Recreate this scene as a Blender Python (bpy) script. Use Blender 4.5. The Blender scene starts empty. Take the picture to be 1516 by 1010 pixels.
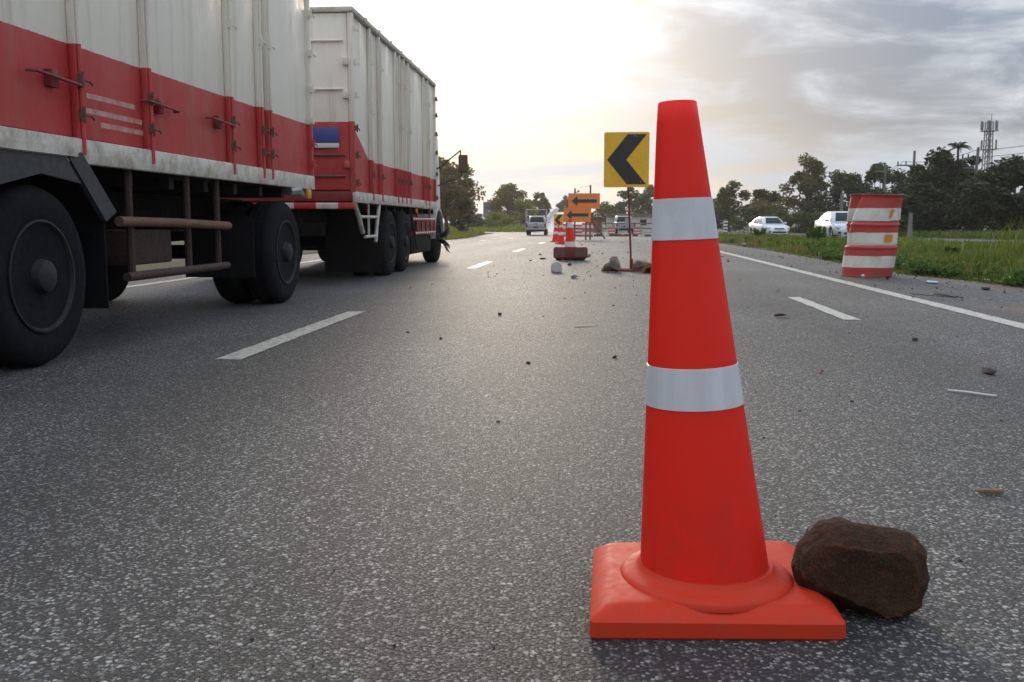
import bpy, bmesh, math, random
import numpy as np
from mathutils import Vector, Matrix
R = math.radians
S = bpy.context.scene
COL = S.collection

# ------------------------------------------------------------------ camera
cam = bpy.data.cameras.new('camera'); cam_o = bpy.data.objects.new('camera', cam); COL.objects.link(cam_o)
cam_o.location = (0, 0, .8)
cam_o.rotation_euler = (R(90 - 7.2056), 0, R(5.1426))
cam.sensor_width = 36; cam.lens = 36 * 1400 / 1516
cam.clip_start = .05; cam.clip_end = 3000
cam.dof.use_dof = True; cam.dof.focus_distance = 2.6; cam.dof.aperture_fstop = 26
S.camera = cam_o

# ------------------------------------------------------------------ world, sun, exposure
SUN_AZ, SUN_EL = R(7.84), R(13.0)          # azimuth counted to the left of +Y
SD = Vector((-math.sin(SUN_AZ) * math.cos(SUN_EL), math.cos(SUN_AZ) * math.cos(SUN_EL), math.sin(SUN_EL)))
W = bpy.data.worlds.new('World'); S.world = W; W.use_nodes = True
def build_world():
    nt = W.node_tree; nt.nodes.clear(); L = nt.links
    def n(t, **k):
        x = nt.nodes.new(t)
        for a, b in k.items(): setattr(x, a, b)
        return x
    def math_(op, a, b=None, clamp=False):
        m = n('ShaderNodeMath', operation=op, use_clamp=clamp)
        for i, v in enumerate((a, b)):
            if v is None: continue
            if isinstance(v, (int, float)): m.inputs[i].default_value = v
            else: L.new(v, m.inputs[i])
        return m.outputs[0]
    def mixc(f, a, b, bt='MIX'):
        m = n('ShaderNodeMix', data_type='RGBA', blend_type=bt)
        for s, v in ((0, f), (6, a), (7, b)):
            if isinstance(v, (int, float)): m.inputs[s].default_value = v
            elif isinstance(v, tuple): m.inputs[s].default_value = (*v, 1)
            else: L.new(v, m.inputs[s])
        return m.outputs[2]
    tc = n('ShaderNodeTexCoord')
    sky = n('ShaderNodeTexSky', sky_type='NISHITA', sun_disc=False, sun_elevation=SUN_EL, sun_rotation=-SUN_AZ,
            altitude=60, air_density=1.0, dust_density=2.5, ozone_density=1.5)
    sep = n('ShaderNodeSeparateXYZ'); L.new(tc.outputs['Generated'], sep.inputs[0])
    zc = math_('ADD', math_('MAXIMUM', sep.outputs[2], 0.0), .30)
    cmb = n('ShaderNodeCombineXYZ')
    L.new(math_('DIVIDE', sep.outputs[0], zc), cmb.inputs[0]); L.new(math_('DIVIDE', sep.outputs[1], zc), cmb.inputs[1])
    def noise(sc, det, rough, dist, off, sx=1.0):
        mp = n('ShaderNodeMapping'); mp.inputs['Location'].default_value = off; mp.inputs['Scale'].default_value = (sx, 1, 1)
        L.new(cmb.outputs[0], mp.inputs[0])
        t = n('ShaderNodeTexNoise'); t.inputs['Scale'].default_value = sc; t.inputs['Detail'].default_value = det
        t.inputs['Roughness'].default_value = rough; t.inputs['Distortion'].default_value = dist
        L.new(mp.outputs[0], t.inputs['Vector']); return t.outputs['Fac']
    n1 = noise(1.25, 9, .52, .25, (3.1, 1.7, 0), .8)
    n2 = noise(3.6, 9, .58, .4, (7.3, 2.2, 0), .75)
    nn = math_('ADD', math_('MULTIPLY', n1, .46), math_('MULTIPLY', n2, .54))
    ramp = n('ShaderNodeMapRange', interpolation_type='SMOOTHSTEP'); L.new(nn, ramp.inputs[0])
    ramp.inputs[1].default_value = .425; ramp.inputs[2].default_value = .575
    base = mixc(ramp.outputs[0], (.95, 1.26, 1.80), (3.95, 4.12, 4.35))
    rise = math_('ADD', 1.0, math_('MULTIPLY', math_('MAXIMUM', sep.outputs[2], 0.0), 3.0))     # overcast skies brighten towards the zenith
    rs_ = n('ShaderNodeVectorMath', operation='SCALE'); L.new(base, rs_.inputs[0]); L.new(rise, rs_.inputs['Scale']); base = rs_.outputs[0]
    # bluer, clearer air low over the horizon
    low = math_('SUBTRACT', 1.0, math_('DIVIDE', math_('MAXIMUM', sep.outputs[2], 0.0), .10), True)
    base = mixc(math_('MULTIPLY', low, .7), base, (3.7, 4.25, 4.85))
    skyv = n('ShaderNodeMix', data_type='RGBA', blend_type='MULTIPLY'); skyv.inputs[0].default_value = 1
    L.new(sky.outputs[0], skyv.inputs[6]); skyv.inputs[7].default_value = (.8, .8, .8, 1)
    thin = math_('MULTIPLY', math_('SUBTRACT', 1.0, ramp.outputs[0]), .12)
    base = mixc(thin, base, skyv.outputs[2])
    # veil of light where the sun stands behind thin cloud
    dt = n('ShaderNodeVectorMath', operation='DOT_PRODUCT'); L.new(tc.outputs['Generated'], dt.inputs[0]); dt.inputs[1].default_value = SD
    d = math_('MAXIMUM', dt.outputs['Value'], 0.0)
    g = math_('ADD', math_('MULTIPLY', math_('POWER', d, 150.), 5.0), math_('MULTIPLY', math_('POWER', d, 34.), 2.7))
    glow = mixc(1.0, (1.0, .80, .58), (1, 1, 1), 'MULTIPLY')
    gm = n('ShaderNodeVectorMath', operation='SCALE'); L.new(glow, gm.inputs[0]); L.new(g, gm.inputs['Scale'])
    add = n('ShaderNodeVectorMath', operation='ADD'); L.new(base, add.inputs[0]); L.new(gm.outputs[0], add.inputs[1])
    bg = n('ShaderNodeBackground'); bg.inputs['Strength'].default_value = .1
    L.new(add.outputs[0], bg.inputs['Color'])
    out = n('ShaderNodeOutputWorld'); L.new(bg.outputs[0], out.inputs['Surface'])
build_world()
sun = bpy.data.lights.new('sun', 'SUN'); sun.energy = 1.0; sun.angle = R(14); sun.color = (1, .86, .68)
sun_o = bpy.data.objects.new('sun', sun); COL.objects.link(sun_o)
sun_o.rotation_euler = (-SD).to_track_quat('-Z', 'Y').to_euler(); sun_o.location = (-10, 60, 40)
V = S.view_settings; S.display_settings.display_device = 'sRGB'
V.view_transform = 'Standard'; V.look = 'None'; V.exposure = .45; V.gamma = 1; V.use_curve_mapping = False
S.render.engine = 'CYCLES'; S.cycles.use_denoising = True; S.cycles.max_bounces = 8; S.cycles.transparent_max_bounces = 8

# ------------------------------------------------------------------ helpers
def zg(y):
    t = min(1., max(0., (y - 25) / 55.)); return -.35 * t * t * (3 - 2 * t)
def zga(y):
    t = np.clip((y - 25) / 55., 0, 1); return -.35 * t * t * (3 - 2 * t)

class MB:
    def __init__(s): s.v = []; s.f = []
    def add(s, v, f):
        o = len(s.v); s.v += [tuple(p) for p in v]; s.f += [tuple(i + o for i in q) for q in f]; return s
    def box(s, x0, x1, y0, y1, z0, z1):
        return s.add([(x0,y0,z0),(x1,y0,z0),(x1,y1,z0),(x0,y1,z0),(x0,y0,z1),(x1,y0,z1),(x1,y1,z1),(x0,y1,z1)],
                     [(3,2,1,0),(4,5,6,7),(0,1,5,4),(1,2,6,5),(2,3,7,6),(3,0,4,7)])
    def cbox(s, c, d, rot=None):
        m = MB().box(-d[0]/2, d[0]/2, -d[1]/2, d[1]/2, -d[2]/2, d[2]/2)
        M = (rot.to_4x4() if rot else Matrix.Identity(4)); c = Vector(c)
        return s.add([M @ Vector(p) + c for p in m.v], m.f)
    def tube(s, pts, rad, n=8, cap=True):
        pts = [Vector(p) for p in pts]; k = len(pts)
        if not isinstance(rad, (list, tuple)): rad = [rad] * k
        vs = []; fs = []; prev = None
        for i, p in enumerate(pts):
            t = (pts[min(i+1, k-1)] - pts[max(i-1, 0)]).normalized()
            a = prev if prev is not None else (Vector((0,0,1)) if abs(t.z) < .9 else Vector((1,0,0)))
            u = (a - t * a.dot(t)).normalized(); w = t.cross(u); prev = u
            for j in range(n):
                an = 2*math.pi*j/n; vs.append(p + (u*math.cos(an) + w*math.sin(an)) * rad[i])
        for i in range(k-1):
            for j in range(n): fs.append((i*n+j, i*n+(j+1)%n, (i+1)*n+(j+1)%n, (i+1)*n+j))
        if cap: fs.append(tuple(range(n))[::-1]); fs.append(tuple(range((k-1)*n, k*n)))
        return s.add(vs, fs)
    def lathe(s, prof, n=32, axis='z', c=(0,0,0), closed=False):
        vs = []; fs = []; k = len(prof)
        for r, h in prof:
            for j in range(n):
                a = 2*math.pi*j/n; x, y = r*math.cos(a), r*math.sin(a)
                p = (x, y, h) if axis == 'z' else ((h, x, y) if axis == 'x' else (y, h, x))
                vs.append((p[0]+c[0], p[1]+c[1], p[2]+c[2]))
        for i in range(k if closed else k-1):
            i2 = (i+1) % k
            for j in range(n): fs.append((i*n+j, i*n+(j+1)%n, i2*n+(j+1)%n, i2*n+j))
        if not closed:
            if prof[0][0] > 1e-5: fs.append(tuple(range(n))[::-1])
            if prof[-1][0] > 1e-5: fs.append(tuple(range((k-1)*n, k*n)))
        return s.add(vs, fs)
    def prism(s, poly, a0, a1, axis='y'):
        """poly: 2-D points; extruded along axis. axis y: (x,z); axis x: (y,z); axis z: (x,y)"""
        n = len(poly)
        def P(p, a): return (p[0], a, p[1]) if axis == 'y' else ((a, p[0], p[1]) if axis == 'x' else (p[0], p[1], a))
        vs = [P(p, a0) for p in poly] + [P(p, a1) for p in poly]
        fs = [tuple(range(n))[::-1], tuple(range(n, 2*n))] + [(i, (i+1)%n, n+(i+1)%n, n+i) for i in range(n)]
        return s.add(vs, fs)
    def obj(s, name, mat, parent=None, smooth=None, bevel=0, seg=2, loc=None):
        me = bpy.data.meshes.new(name); me.from_pydata(s.v, [], s.f)
        bm = bmesh.new(); bm.from_mesh(me)
        bmesh.ops.remove_doubles(bm, verts=bm.verts, dist=1e-5)
        bmesh.ops.recalc_face_normals(bm, faces=bm.faces)
        if bevel:
            es = [e for e in bm.edges if len(e.link_faces) == 2 and e.calc_face_angle(0) > R(30)]
            bmesh.ops.bevel(bm, geom=es, offset=bevel, segments=seg, affect='EDGES', profile=.5, clamp_overlap=True)
        bm.to_mesh(me); bm.free()
        return link(name, me, mat, parent, smooth if smooth is not None else (35 if bevel else None), loc)
def link(name, me, mat, parent=None, smooth=None, loc=None):
    if isinstance(mat, (list, tuple)):
        for m in mat: me.materials.append(m)
    elif mat and not me.materials: me.materials.append(mat)
    if smooth is not None:
        me.polygons.foreach_set('use_smooth', [True]*len(me.polygons)); me.set_sharp_from_angle(angle=R(smooth))
    o = bpy.data.objects.new(name, me); COL.objects.link(o)
    if parent: o.parent = parent
    if loc: o.location = loc
    return o
def tag(o, label=None, cat=None, group=None, kind=None):
    if label: o['label'] = label
    if cat: o['category'] = cat
    if group: o['group'] = group
    if kind: o['kind'] = kind
    return o
def thing(name, label, cat, loc=(0,0,0), rz=0, group=None):
    o = bpy.data.objects.new(name, None); COL.objects.link(o); o.location = loc; o.rotation_euler = (0,0,rz); o.empty_display_size = .2
    return tag(o, label, cat, group)
def copy_tree(o, parent=None):
    c = o.copy(); COL.objects.link(c); c.parent = parent
    for ch in list(o.children): copy_tree(ch, c)
    return c
def np_mesh(name, verts, faces, mat, parent=None, smooth=None):
    """verts (N,3) array, faces (M,k) array of equal sized polygons"""
    me = bpy.data.meshes.new(name); k = faces.shape[1]
    me.vertices.add(len(verts)); me.vertices.foreach_set('co', verts.astype(np.float32).ravel())
    me.loops.add(faces.size); me.loops.foreach_set('vertex_index', faces.astype(np.int32).ravel())
    me.polygons.add(len(faces)); me.polygons.foreach_set('loop_start', np.arange(0, faces.size, k, dtype=np.int32))
    me.update(calc_edges=True); me.validate()
    return link(name, me, mat, parent, smooth)

# ------------------------------------------------------------------ materials
class NT:
    def __init__(s, name):
        s.m = bpy.data.materials.new(name); s.m.use_nodes = True; s.t = s.m.node_tree; s.N = s.t.nodes; s.L = s.t.links
        s.b = s.N['Principled BSDF']; s.out = s.N['Material Output']; s.tc = s.N.new('ShaderNodeTexCoord')
    def n(s, t, **k):
        x = s.N.new(t)
        for a, b in k.items(): setattr(x, a, b)
        return x
    def put(s, sock, v):
        if v is None: return
        if isinstance(v, tuple): sock.default_value = (*v, 1) if len(v) == 3 and sock.type == 'RGBA' else v
        elif isinstance(v, (int, float)): sock.default_value = v
        else: s.L.new(v, sock)
    def math(s, op, a, b=None, clamp=False):
        m = s.n('ShaderNodeMath', operation=op, use_clamp=clamp); s.put(m.inputs[0], a); s.put(m.inputs[1], b); return m.outputs[0]
    def noise(s, scale, det=4, rough=.5, dist=0, vec=None, sc=None):
        t = s.n('ShaderNodeTexNoise'); s.put(t.inputs['Scale'], scale); s.put(t.inputs['Detail'], det); s.put(t.inputs['Roughness'], rough); s.put(t.inputs['Distortion'], dist)
        v = vec or s.tc.outputs['Object']
        if sc:
            mp = s.n('ShaderNodeMapping'); mp.inputs['Scale'].default_value = sc; s.L.new(v, mp.inputs[0]); v = mp.outputs[0]
        s.L.new(v, t.inputs['Vector']); return t.outputs['Fac']
    def voro(s, scale, feat='F1', out='Distance', vec=None):
        t = s.n('ShaderNodeTexVoronoi', feature=feat); s.put(t.inputs['Scale'], scale); s.L.new(vec or s.tc.outputs['Object'], t.inputs['Vector']); return t.outputs[out]
    def rng(s, v, a, b, c=0., d=1., smooth=False):
        m = s.n('ShaderNodeMapRange'); m.interpolation_type = 'SMOOTHSTEP' if smooth else 'LINEAR'
        s.put(m.inputs[0], v)
        for i, q in enumerate((a, b, c, d)): s.put(m.inputs[i+1], q)
        return m.outputs[0]
    def mix(s, f, a, b, bt='MIX'):
        m = s.n('ShaderNodeMix', data_type='RGBA', blend_type=bt); s.put(m.inputs[0], f); s.put(m.inputs[6], a); s.put(m.inputs[7], b); return m.outputs[2]
    def bump(s, h, strength=.3, dist=.01):
        b = s.n('ShaderNodeBump'); b.inputs['Strength'].default_value = strength; b.inputs['Distance'].default_value = dist
        s.L.new(h, b.inputs['Height']); s.L.new(b.outputs[0], s.b.inputs['Normal']); return b
    def xyz(s):
        x = s.n('ShaderNodeSeparateXYZ'); s.L.new(s.tc.outputs['Object'], x.inputs[0]); return x.outputs
    def set(s, **k):
        for a, v in k.items(): s.put(s.b.inputs[a.replace('_', ' ')], v)
        return s.m
def paint(name, col, rough=.5, dirt=.3, dirtcol=(.09,.07,.05), scale=6, bump=.05, metal=0, spec=.5):
    s = NT(name)
    f = s.rng(s.noise(scale, 6, .6), .42, .75, 0, dirt)
    f2 = s.rng(s.noise(scale*9, 4, .6), .3, .7, .86, 1.1)
    c = s.mix(f, col, dirtcol); c = s.mix(1., c, f2, 'MULTIPLY')
    s.set(Base_Color=c, Roughness=s.rng(s.noise(scale*3, 4), .3, .7, rough-.1, rough+.15), Metallic=metal, Specular_IOR_Level=spec)
    if bump: s.bump(s.noise(scale*8, 5), bump, .01)
    return s.m
M = {}
def asphalt(name, dark, light, warm=1.):
    s = NT(name)
    def cells(sc):
        v = s.n('ShaderNodeTexVoronoi', feature='F1', voronoi_dimensions='2D'); v.inputs['Scale'].default_value = sc; s.L.new(wv, v.inputs['Vector'])
        g = s.n('ShaderNodeSeparateColor'); s.L.new(v.outputs['Color'], g.inputs[0]); return v.outputs['Distance'], g.outputs
    wn_ = s.n('ShaderNodeTexNoise'); wn_.inputs['Scale'].default_value = 160; wn_.inputs['Detail'].default_value = 1; s.L.new(s.tc.outputs['Object'], wn_.inputs['Vector'])
    wsub = s.n('ShaderNodeVectorMath', operation='MULTIPLY_ADD'); s.L.new(wn_.outputs['Color'], wsub.inputs[0]); wsub.inputs[1].default_value = (.007, .007, 0); s.L.new(s.tc.outputs['Object'], wsub.inputs[2]); wv = wsub.outputs[0]
    d1, g1 = cells(128); d2, g2 = cells(66)
    fine = s.noise(520, 2, .6)
    p1 = s.math('POWER', g1[0], 5.0); p2 = s.rng(g2[1], .74, .90)
    m1 = s.rng(d1, .62, .34); m2 = s.rng(d2, .46, .26)
    tone = s.rng(p1, 0, 1, dark*.9, light); tone2 = s.rng(s.math('POWER', g2[0], 1.6), 0, 1, dark*1.2, light*1.1)
    stone_ = s.math('MULTIPLY', m1, 1.0); big_ = s.math('MULTIPLY', p2, m2)
    lum = s.math('ADD', s.math('MULTIPLY', tone, stone_), s.math('MULTIPLY', s.rng(fine, .3, .7, dark*.35, dark*.9), s.math('SUBTRACT', 1.0, stone_)))
    lum = s.math('ADD', s.math('MULTIPLY', tone2, big_), s.math('MULTIPLY', lum, s.math('SUBTRACT', 1.0, big_)))
    lum = s.math('MULTIPLY', lum, s.rng(fine, .25, .75, .78, 1.2))
    tint = s.mix(g1[2], (.97, .985, 1.0), (1.12, 1.02, .88)); col = s.mix(1., lum, tint, 'MULTIPLY')
    chip = s.math('MAXIMUM', s.math('MULTIPLY', stone_, s.rng(g1[1], 0, 1, .35, 1.)), big_)
    big = s.rng(s.noise(.35, 5, .55, .4), .3, .7, .68, 1.2)
    # wheel paths, along the road
    xr = s.xyz()[0]
    # polished wheel paths of the lanes
    wp = s.math('COSINE', s.math('MULTIPLY', s.math('ADD', xr, 1.0), 3.5)); wp = s.rng(wp, -1, 1, .76, 1.12)
    col = s.mix(1., col, wp, 'MULTIPLY')
    streak = s.rng(s.noise(1.0, 4, .5, 0, None, (1.1, .045, 1)), .35, .68, .74, 1.12)
    col = s.mix(1., col, s.math('MULTIPLY', big, streak), 'MULTIPLY')
    stain = s.rng(s.noise(2.2, 5, .65, .8), .60, .72, 0, .5)
    col = s.mix(stain, col, (dark*.5, dark*.48, dark*.46))
    if name == 'asphalt':
        cw = s.n('ShaderNodeTexNoise'); cw.inputs['Scale'].default_value = 1.6; cw.inputs['Detail'].default_value = 6; s.L.new(s.tc.outputs['Object'], cw.inputs['Vector'])
        ca = s.n('ShaderNodeVectorMath', operation='MULTIPLY_ADD'); s.L.new(cw.outputs['Color'], ca.inputs[0]); ca.inputs[1].default_value = (.9, .9, 0); s.L.new(s.tc.outputs['Object'], ca.inputs[2])
        ck = s.n('ShaderNodeTexVoronoi', feature='DISTANCE_TO_EDGE', voronoi_dimensions='2D'); ck.inputs['Scale'].default_value = .16; s.L.new(ca.outputs[0], ck.inputs['Vector'])
        cf = s.math('MULTIPLY', s.rng(ck.outputs['Distance'], .0014, .0004, 0, .8), s.rng(s.noise(.3, 3), .48, .56)); col = s.mix(cf, col, (.018,.017,.016))
        x = s.xyz(); wn = s.math('SUBTRACT', s.noise(3.5, 6, .65), .5); grit = s.rng(s.noise(150, 3, .6), .3, .62)
        for cx, cy, rx, ry, amt in ((3.95,9.05,.5,.35,.75),(4.1,11.3,.62,.25,.5),(4.6,23,.35,4.5,.55),(3.5,14.0,.9,.28,.45),(4.9,13,.45,3,.5),(4.5,33,.4,7,.55)):
            dx = s.math('DIVIDE', s.math('SUBTRACT', x[0], cx), rx); dy = s.math('DIVIDE', s.math('SUBTRACT', x[1], cy), ry)
            q = s.math('ADD', s.math('SQRT', s.math('ADD', s.math('MULTIPLY', dx, dx), s.math('MULTIPLY', dy, dy))), s.math('MULTIPLY', wn, 1.6))
            f = s.math('MULTIPLY', s.rng(q, 1.1, .35, 0, amt), grit); col = s.mix(f, col, (.21,.115,.055))
    hgt = s.math('ADD', s.math('MULTIPLY', chip, .7), s.math('MULTIPLY', fine, .45))
    hgt = s.math('ADD', hgt, s.math('MULTIPLY', s.noise(60, 3, .6), .5))
    s.set(Base_Color=col, Roughness=s.math('SUBTRACT', .70, s.math('MULTIPLY', chip, .16)), Specular_IOR_Level=.5)
    s.bump(hgt, .9, .008); return s.m
M['asphalt'] = asphalt('asphalt', .048, .50)
M['asphalt2'] = asphalt('asphalt_far', .10, .40)
def soil():
    s = NT('verge_soil'); n = s.noise(1.3, 6, .6)
    c = s.mix(s.rng(n, .35, .65), (.10,.075,.045), (.055,.075,.02)); c = s.mix(s.rng(s.noise(18,5,.7), .3,.75), c, (.045,.05,.02))
    s.set(Base_Color=c, Roughness=.95); s.bump(s.noise(14,6,.7), .8, .05); return s.m
M['soil'] = soil()
def dirt():
    s = NT('orange_dirt'); a = s.noise(9, 6, .65)
    s.set(Base_Color=s.mix(a, (.16,.09,.04), (.26,.15,.075)), Roughness=.95); s.bump(s.noise(120,4,.6), .6, .01)
    return s.m
M['dirt'] = dirt()
def ground():
    s = NT('ground_far'); n = s.noise(.25, 6, .6)
    c = s.mix(s.rng(n,.35,.65), (.07,.095,.025), (.12,.125,.04)); c = s.mix(s.rng(s.noise(3,6,.7),.35,.75), c, (.045,.06,.02))
    s.set(Base_Color=c, Roughness=.95); s.bump(s.noise(5,6,.7), .9, .12); return s.m
M['ground'] = ground()
def marking():
    s = NT('road_paint')
    w = s.rng(s.noise(22, 8, .75), .44, .60, 0, .85); w2 = s.rng(s.voro(95), .0, .5, .86, 1.05)
    c = s.mix(w, (.54,.515,.43), (.16,.155,.145)); c = s.mix(1., c, w2, 'MULTIPLY')
    s.set(Base_Color=c, Roughness=.55); s.bump(s.noise(180,4,.6), .5, .004); return s.m
M['marking'] = marking()
def leafmat(name, c1, c2, trans=.35, ns=1.1):
    s = NT(name); n = s.noise(ns, 3, .6); n2 = s.noise(ns*9, 2, .5)
    c = s.mix(s.rng(n, .35, .65), c1, c2); c = s.mix(1., c, s.rng(n2, .3, .7, .65, 1.3), 'MULTIPLY')
    s.set(Base_Color=c, Roughness=.55, Specular_IOR_Level=.3)
    tr = s.n('ShaderNodeBsdfTranslucent'); s.L.new(s.mix(1., c, (1.25,1.15,.5), 'MULTIPLY'), tr.inputs['Color'])
    mx = s.n('ShaderNodeMixShader'); mx.inputs[0].default_value = trans
    s.L.new(s.b.outputs[0], mx.inputs[1]); s.L.new(tr.outputs[0], mx.inputs[2]); s.L.new(mx.outputs[0], s.out.inputs['Surface'])
    return s.m
M['grass'] = leafmat('grass_blades', (.058,.115,.018), (.15,.19,.04), .42, .6)
M['grass_dry'] = leafmat('grass_dry', (.16,.15,.055), (.22,.19,.08), .4, 2.)
M['weed'] = leafmat('weed_leaves', (.05,.12,.022), (.11,.18,.035), .4, 3.)
M['leaf_dark'] = leafmat('leaf_dark', (.022,.036,.012), (.042,.058,.018), .22)
M['leaf_mid'] = leafmat('leaf_mid', (.036,.06,.016), (.066,.085,.026), .3)
M['leaf_olive'] = leafmat('leaf_olive', (.085,.095,.026), (.14,.13,.04), .4)
M['leaf_bronze'] = leafmat('leaf_bronze', (.13,.105,.032), (.21,.15,.05), .5)
M['leaf_light'] = leafmat('leaf_light', (.16,.19,.035), (.24,.25,.06), .45)
M['bark'] = paint('bark', (.10,.08,.06), .9, .4, (.04,.035,.03), 10, .6)
M['rock_brown'] = None
def rockmat(name, a, b, c, sc=1.):
    s = NT(name); n = s.noise(9*sc, 8, .66, .4); n2 = s.noise(60*sc, 8, .7); n3 = s.noise(240*sc, 4, .7)
    k = s.mix(s.rng(n, .35, .65), a, b); k = s.mix(s.rng(n2, .52, .70, 0, .7), k, c)
    k = s.mix(1., k, s.rng(n3, .3, .7, .55, 1.5), 'MULTIPLY')
    geo = s.n('ShaderNodeNewGeometry'); edge = s.rng(geo.outputs['Pointiness'], .515, .56, 0, .55); k = s.mix(edge, k, tuple(min(1, q*2.0) for q in c))
    s.set(Base_Color=k, Roughness=.95, Specular_IOR_Level=.25)
    s.bump(s.math('ADD', s.math('ADD', s.math('MULTIPLY', n, .6), s.math('MULTIPLY', n2, .5)), s.math('MULTIPLY', n3, .25)), .8, .02/sc); return s.m
M['rock_brown'] = rockmat('laterite_rock', (.036,.020,.011), (.070,.036,.020), (.12,.04,.024))
M['rock_grey'] = rockmat('grey_rock', (.22,.17,.15), (.34,.28,.25), (.12,.09,.08), .6)
M['rock_dark'] = rockmat('dark_stone', (.06,.05,.045), (.12,.10,.085), (.03,.03,.03), 1.5)
M['brick'] = rockmat('fired_clay', (.30,.12,.05), (.38,.17,.08), (.12,.06,.04), 1.)
M['concrete'] = paint('concrete', (.56,.54,.50), .85, .45, (.2,.18,.15), 5, .3)
M['concrete_pale'] = paint('concrete_pale', (.62,.60,.56), .85, .35, (.3,.28,.24), 5, .3)
def conemat():
    s = NT('cone_plastic'); f = s.noise(30, 5, .6)
    scuff = s.rng(s.noise(9, 7, .7, .5, None, (1,1,.35)), .60, .74, 0, .22)
    c = s.mix(scuff, (.96,.030,.011), (.66,.035,.018))
    mark = s.rng(s.noise(5, 9, .8, 1.5, None, (1.3,1.3,2.6)), .67, .71, 0, .45); c = s.mix(mark, c, (.30,.03,.02))
    dust = s.math('MULTIPLY', s.rng(s.xyz()[2], .34, .05, 0, .55), s.rng(s.noise(14, 7, .7, .3, None, (1,1,.5)), .42, .68)); c = s.mix(dust, c, (.34,.06,.035))
    s.set(Base_Color=c, Roughness=s.rng(f,.3,.7,.38,.52), Specular_IOR_Level=.45)
    s.bump(s.noise(160,4,.6), .06, .004)
    tr = s.n('ShaderNodeBsdfTranslucent'); tr.inputs['Color'].default_value = (1.,.06,.02,1)
    mx = s.n('ShaderNodeMixShader'); mx.inputs[0].default_value = .38
    s.L.new(s.b.outputs[0], mx.inputs[1]); s.L.new(tr.outputs[0], mx.inputs[2]); s.L.new(mx.outputs[0], s.out.inputs['Surface']); return s.m
M['cone'] = conemat()
def basemat():
    s = NT('cone_base_plastic'); x = s.xyz()
    g = s.math('MULTIPLY', s.rng(s.noise(24, 7, .7), .48, .72, 0, .35), s.rng(x[2], .075, .0, .35, 1.))
    c = s.mix(g, (.54,.036,.012), (.15,.075,.05)); mark = s.rng(s.noise(12, 8, .75, 1.2, None, (1,2.2,1)), .68, .73, 0, .5); c = s.mix(mark, c, (.30,.05,.035))
    s.set(Base_Color=c, Roughness=s.rng(s.noise(40,4),.3,.7,.55,.68), Specular_IOR_Level=.22); s.bump(s.noise(220,4,.6), .08, .003); return s.m
M['cone_base'] = basemat()
def bandmat():
    s = NT('reflective_sheet')
    # fine hexagon lattice of the reflective sheeting
    e = s.voro(160, 'DISTANCE_TO_EDGE'); f = s.rng(e, .02, .09)
    c = s.mix(f, (.585,.59,.605), (.61,.615,.63)); vs = s.rng(s.noise(22, 3, .5, 0, None, (1, 1, .02)), .35, .65, .90, 1.05); c = s.mix(1., c, vs, 'MULTIPLY'); c = s.mix(s.rng(s.noise(7,6,.65),.55,.75,0,.35), c, (.36,.35,.34))
    s.set(Base_Color=c, Roughness=.38, Specular_IOR_Level=.5); return s.m
M['band'] = bandmat()
M['band_white'] = paint('white_band', (.70,.69,.66), .5, .3, (.35,.3,.26), 8, .05)
M['rubber'] = paint('tyre_rubber', (.010,.010,.011), .9, .4, (.022,.02,.018), 8, .3, spec=.15)
M['rim'] = paint('wheel_rim', (.022,.022,.023), .65, .6, (.05,.04,.03), 12, .1, metal=.4)
M['chassis'] = paint('chassis_dark', (.011,.010,.010), .8, .5, (.022,.018,.015), 6, .2, spec=.2)
M['chassis_grey'] = paint('grey_steel', (.045,.048,.046), .65, .5, (.04,.035,.03), 6, .1)
M['flap'] = paint('mudflap_black', (.010,.010,.011), .85, .4, (.025,.022,.02), 4, .15, spec=.15)
M['rust_shaded'] = paint('rusty_steel_shaded', (.06,.036,.026), .8, .6, (.02,.014,.012), 12, .3)  # rust copy with the shade under the trailer put into its colour
M['rust'] = paint('rusty_steel', (.16,.085,.055), .8, .6, (.05,.03,.02), 12, .3)
M['cream'] = paint('cream_paint', (.60,.57,.49), .5, .75, (.16,.10,.06), 9, .12)
M['faded'] = paint('faded_paint', (.52,.33,.27), .6, .8, (.46,.07,.06), 9, .05)
M['galv'] = paint('galvanised', (.38,.37,.36), .45, .4, (.15,.12,.1), 9, .1, metal=.6)
M['red_paint'] = paint('red_paint', (.50,.03,.028), .45, .35, (.16,.05,.04), 7, .08)
M['dark_red'] = paint('dark_red_paint', (.22,.025,.022), .55, .5, (.07,.03,.025), 9, .15)
M['white_paint'] = paint('white_paint', (.72,.71,.68), .45, .25, (.35,.3,.25), 6, .05)
M['blue_sign'] = paint('blue_panel', (.06,.075,.30), .5, .25, (.1,.1,.15), 8, .03)
M['yellow_sign'] = paint('yellow_sheet', (.90,.50,.02), .42, .22, (.45,.25,.05), 5, .03)
M['orange_sign'] = paint('orange_sheet', (.86,.23,.02), .45, .2, (.5,.15,.03), 5, .03)
M['black_film'] = paint('black_film', (.022,.02,.021), .45, .3, (.06,.05,.045), 7, .03)
M['grey_sheet'] = paint('grey_sheet', (.33,.34,.36), .5, .3, (.2,.2,.2), 8, .05)
M['amber'] = paint('amber_reflector', (.72,.26,.02), .35, .2, (.4,.15,.02), 15, .05)
M['wood'] = paint('weathered_wood', (.20,.13,.085), .85, .5, (.08,.05,.035), 7, .3)
M['green_sign'] = paint('green_sheet', (.01,.22,.16), .5, .1, (.05,.2,.15), 3, 0)
M['billboard'] = paint('billboard_face', (.12,.12,.17), .6, .5, (.3,.25,.3), .8, 0)
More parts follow.
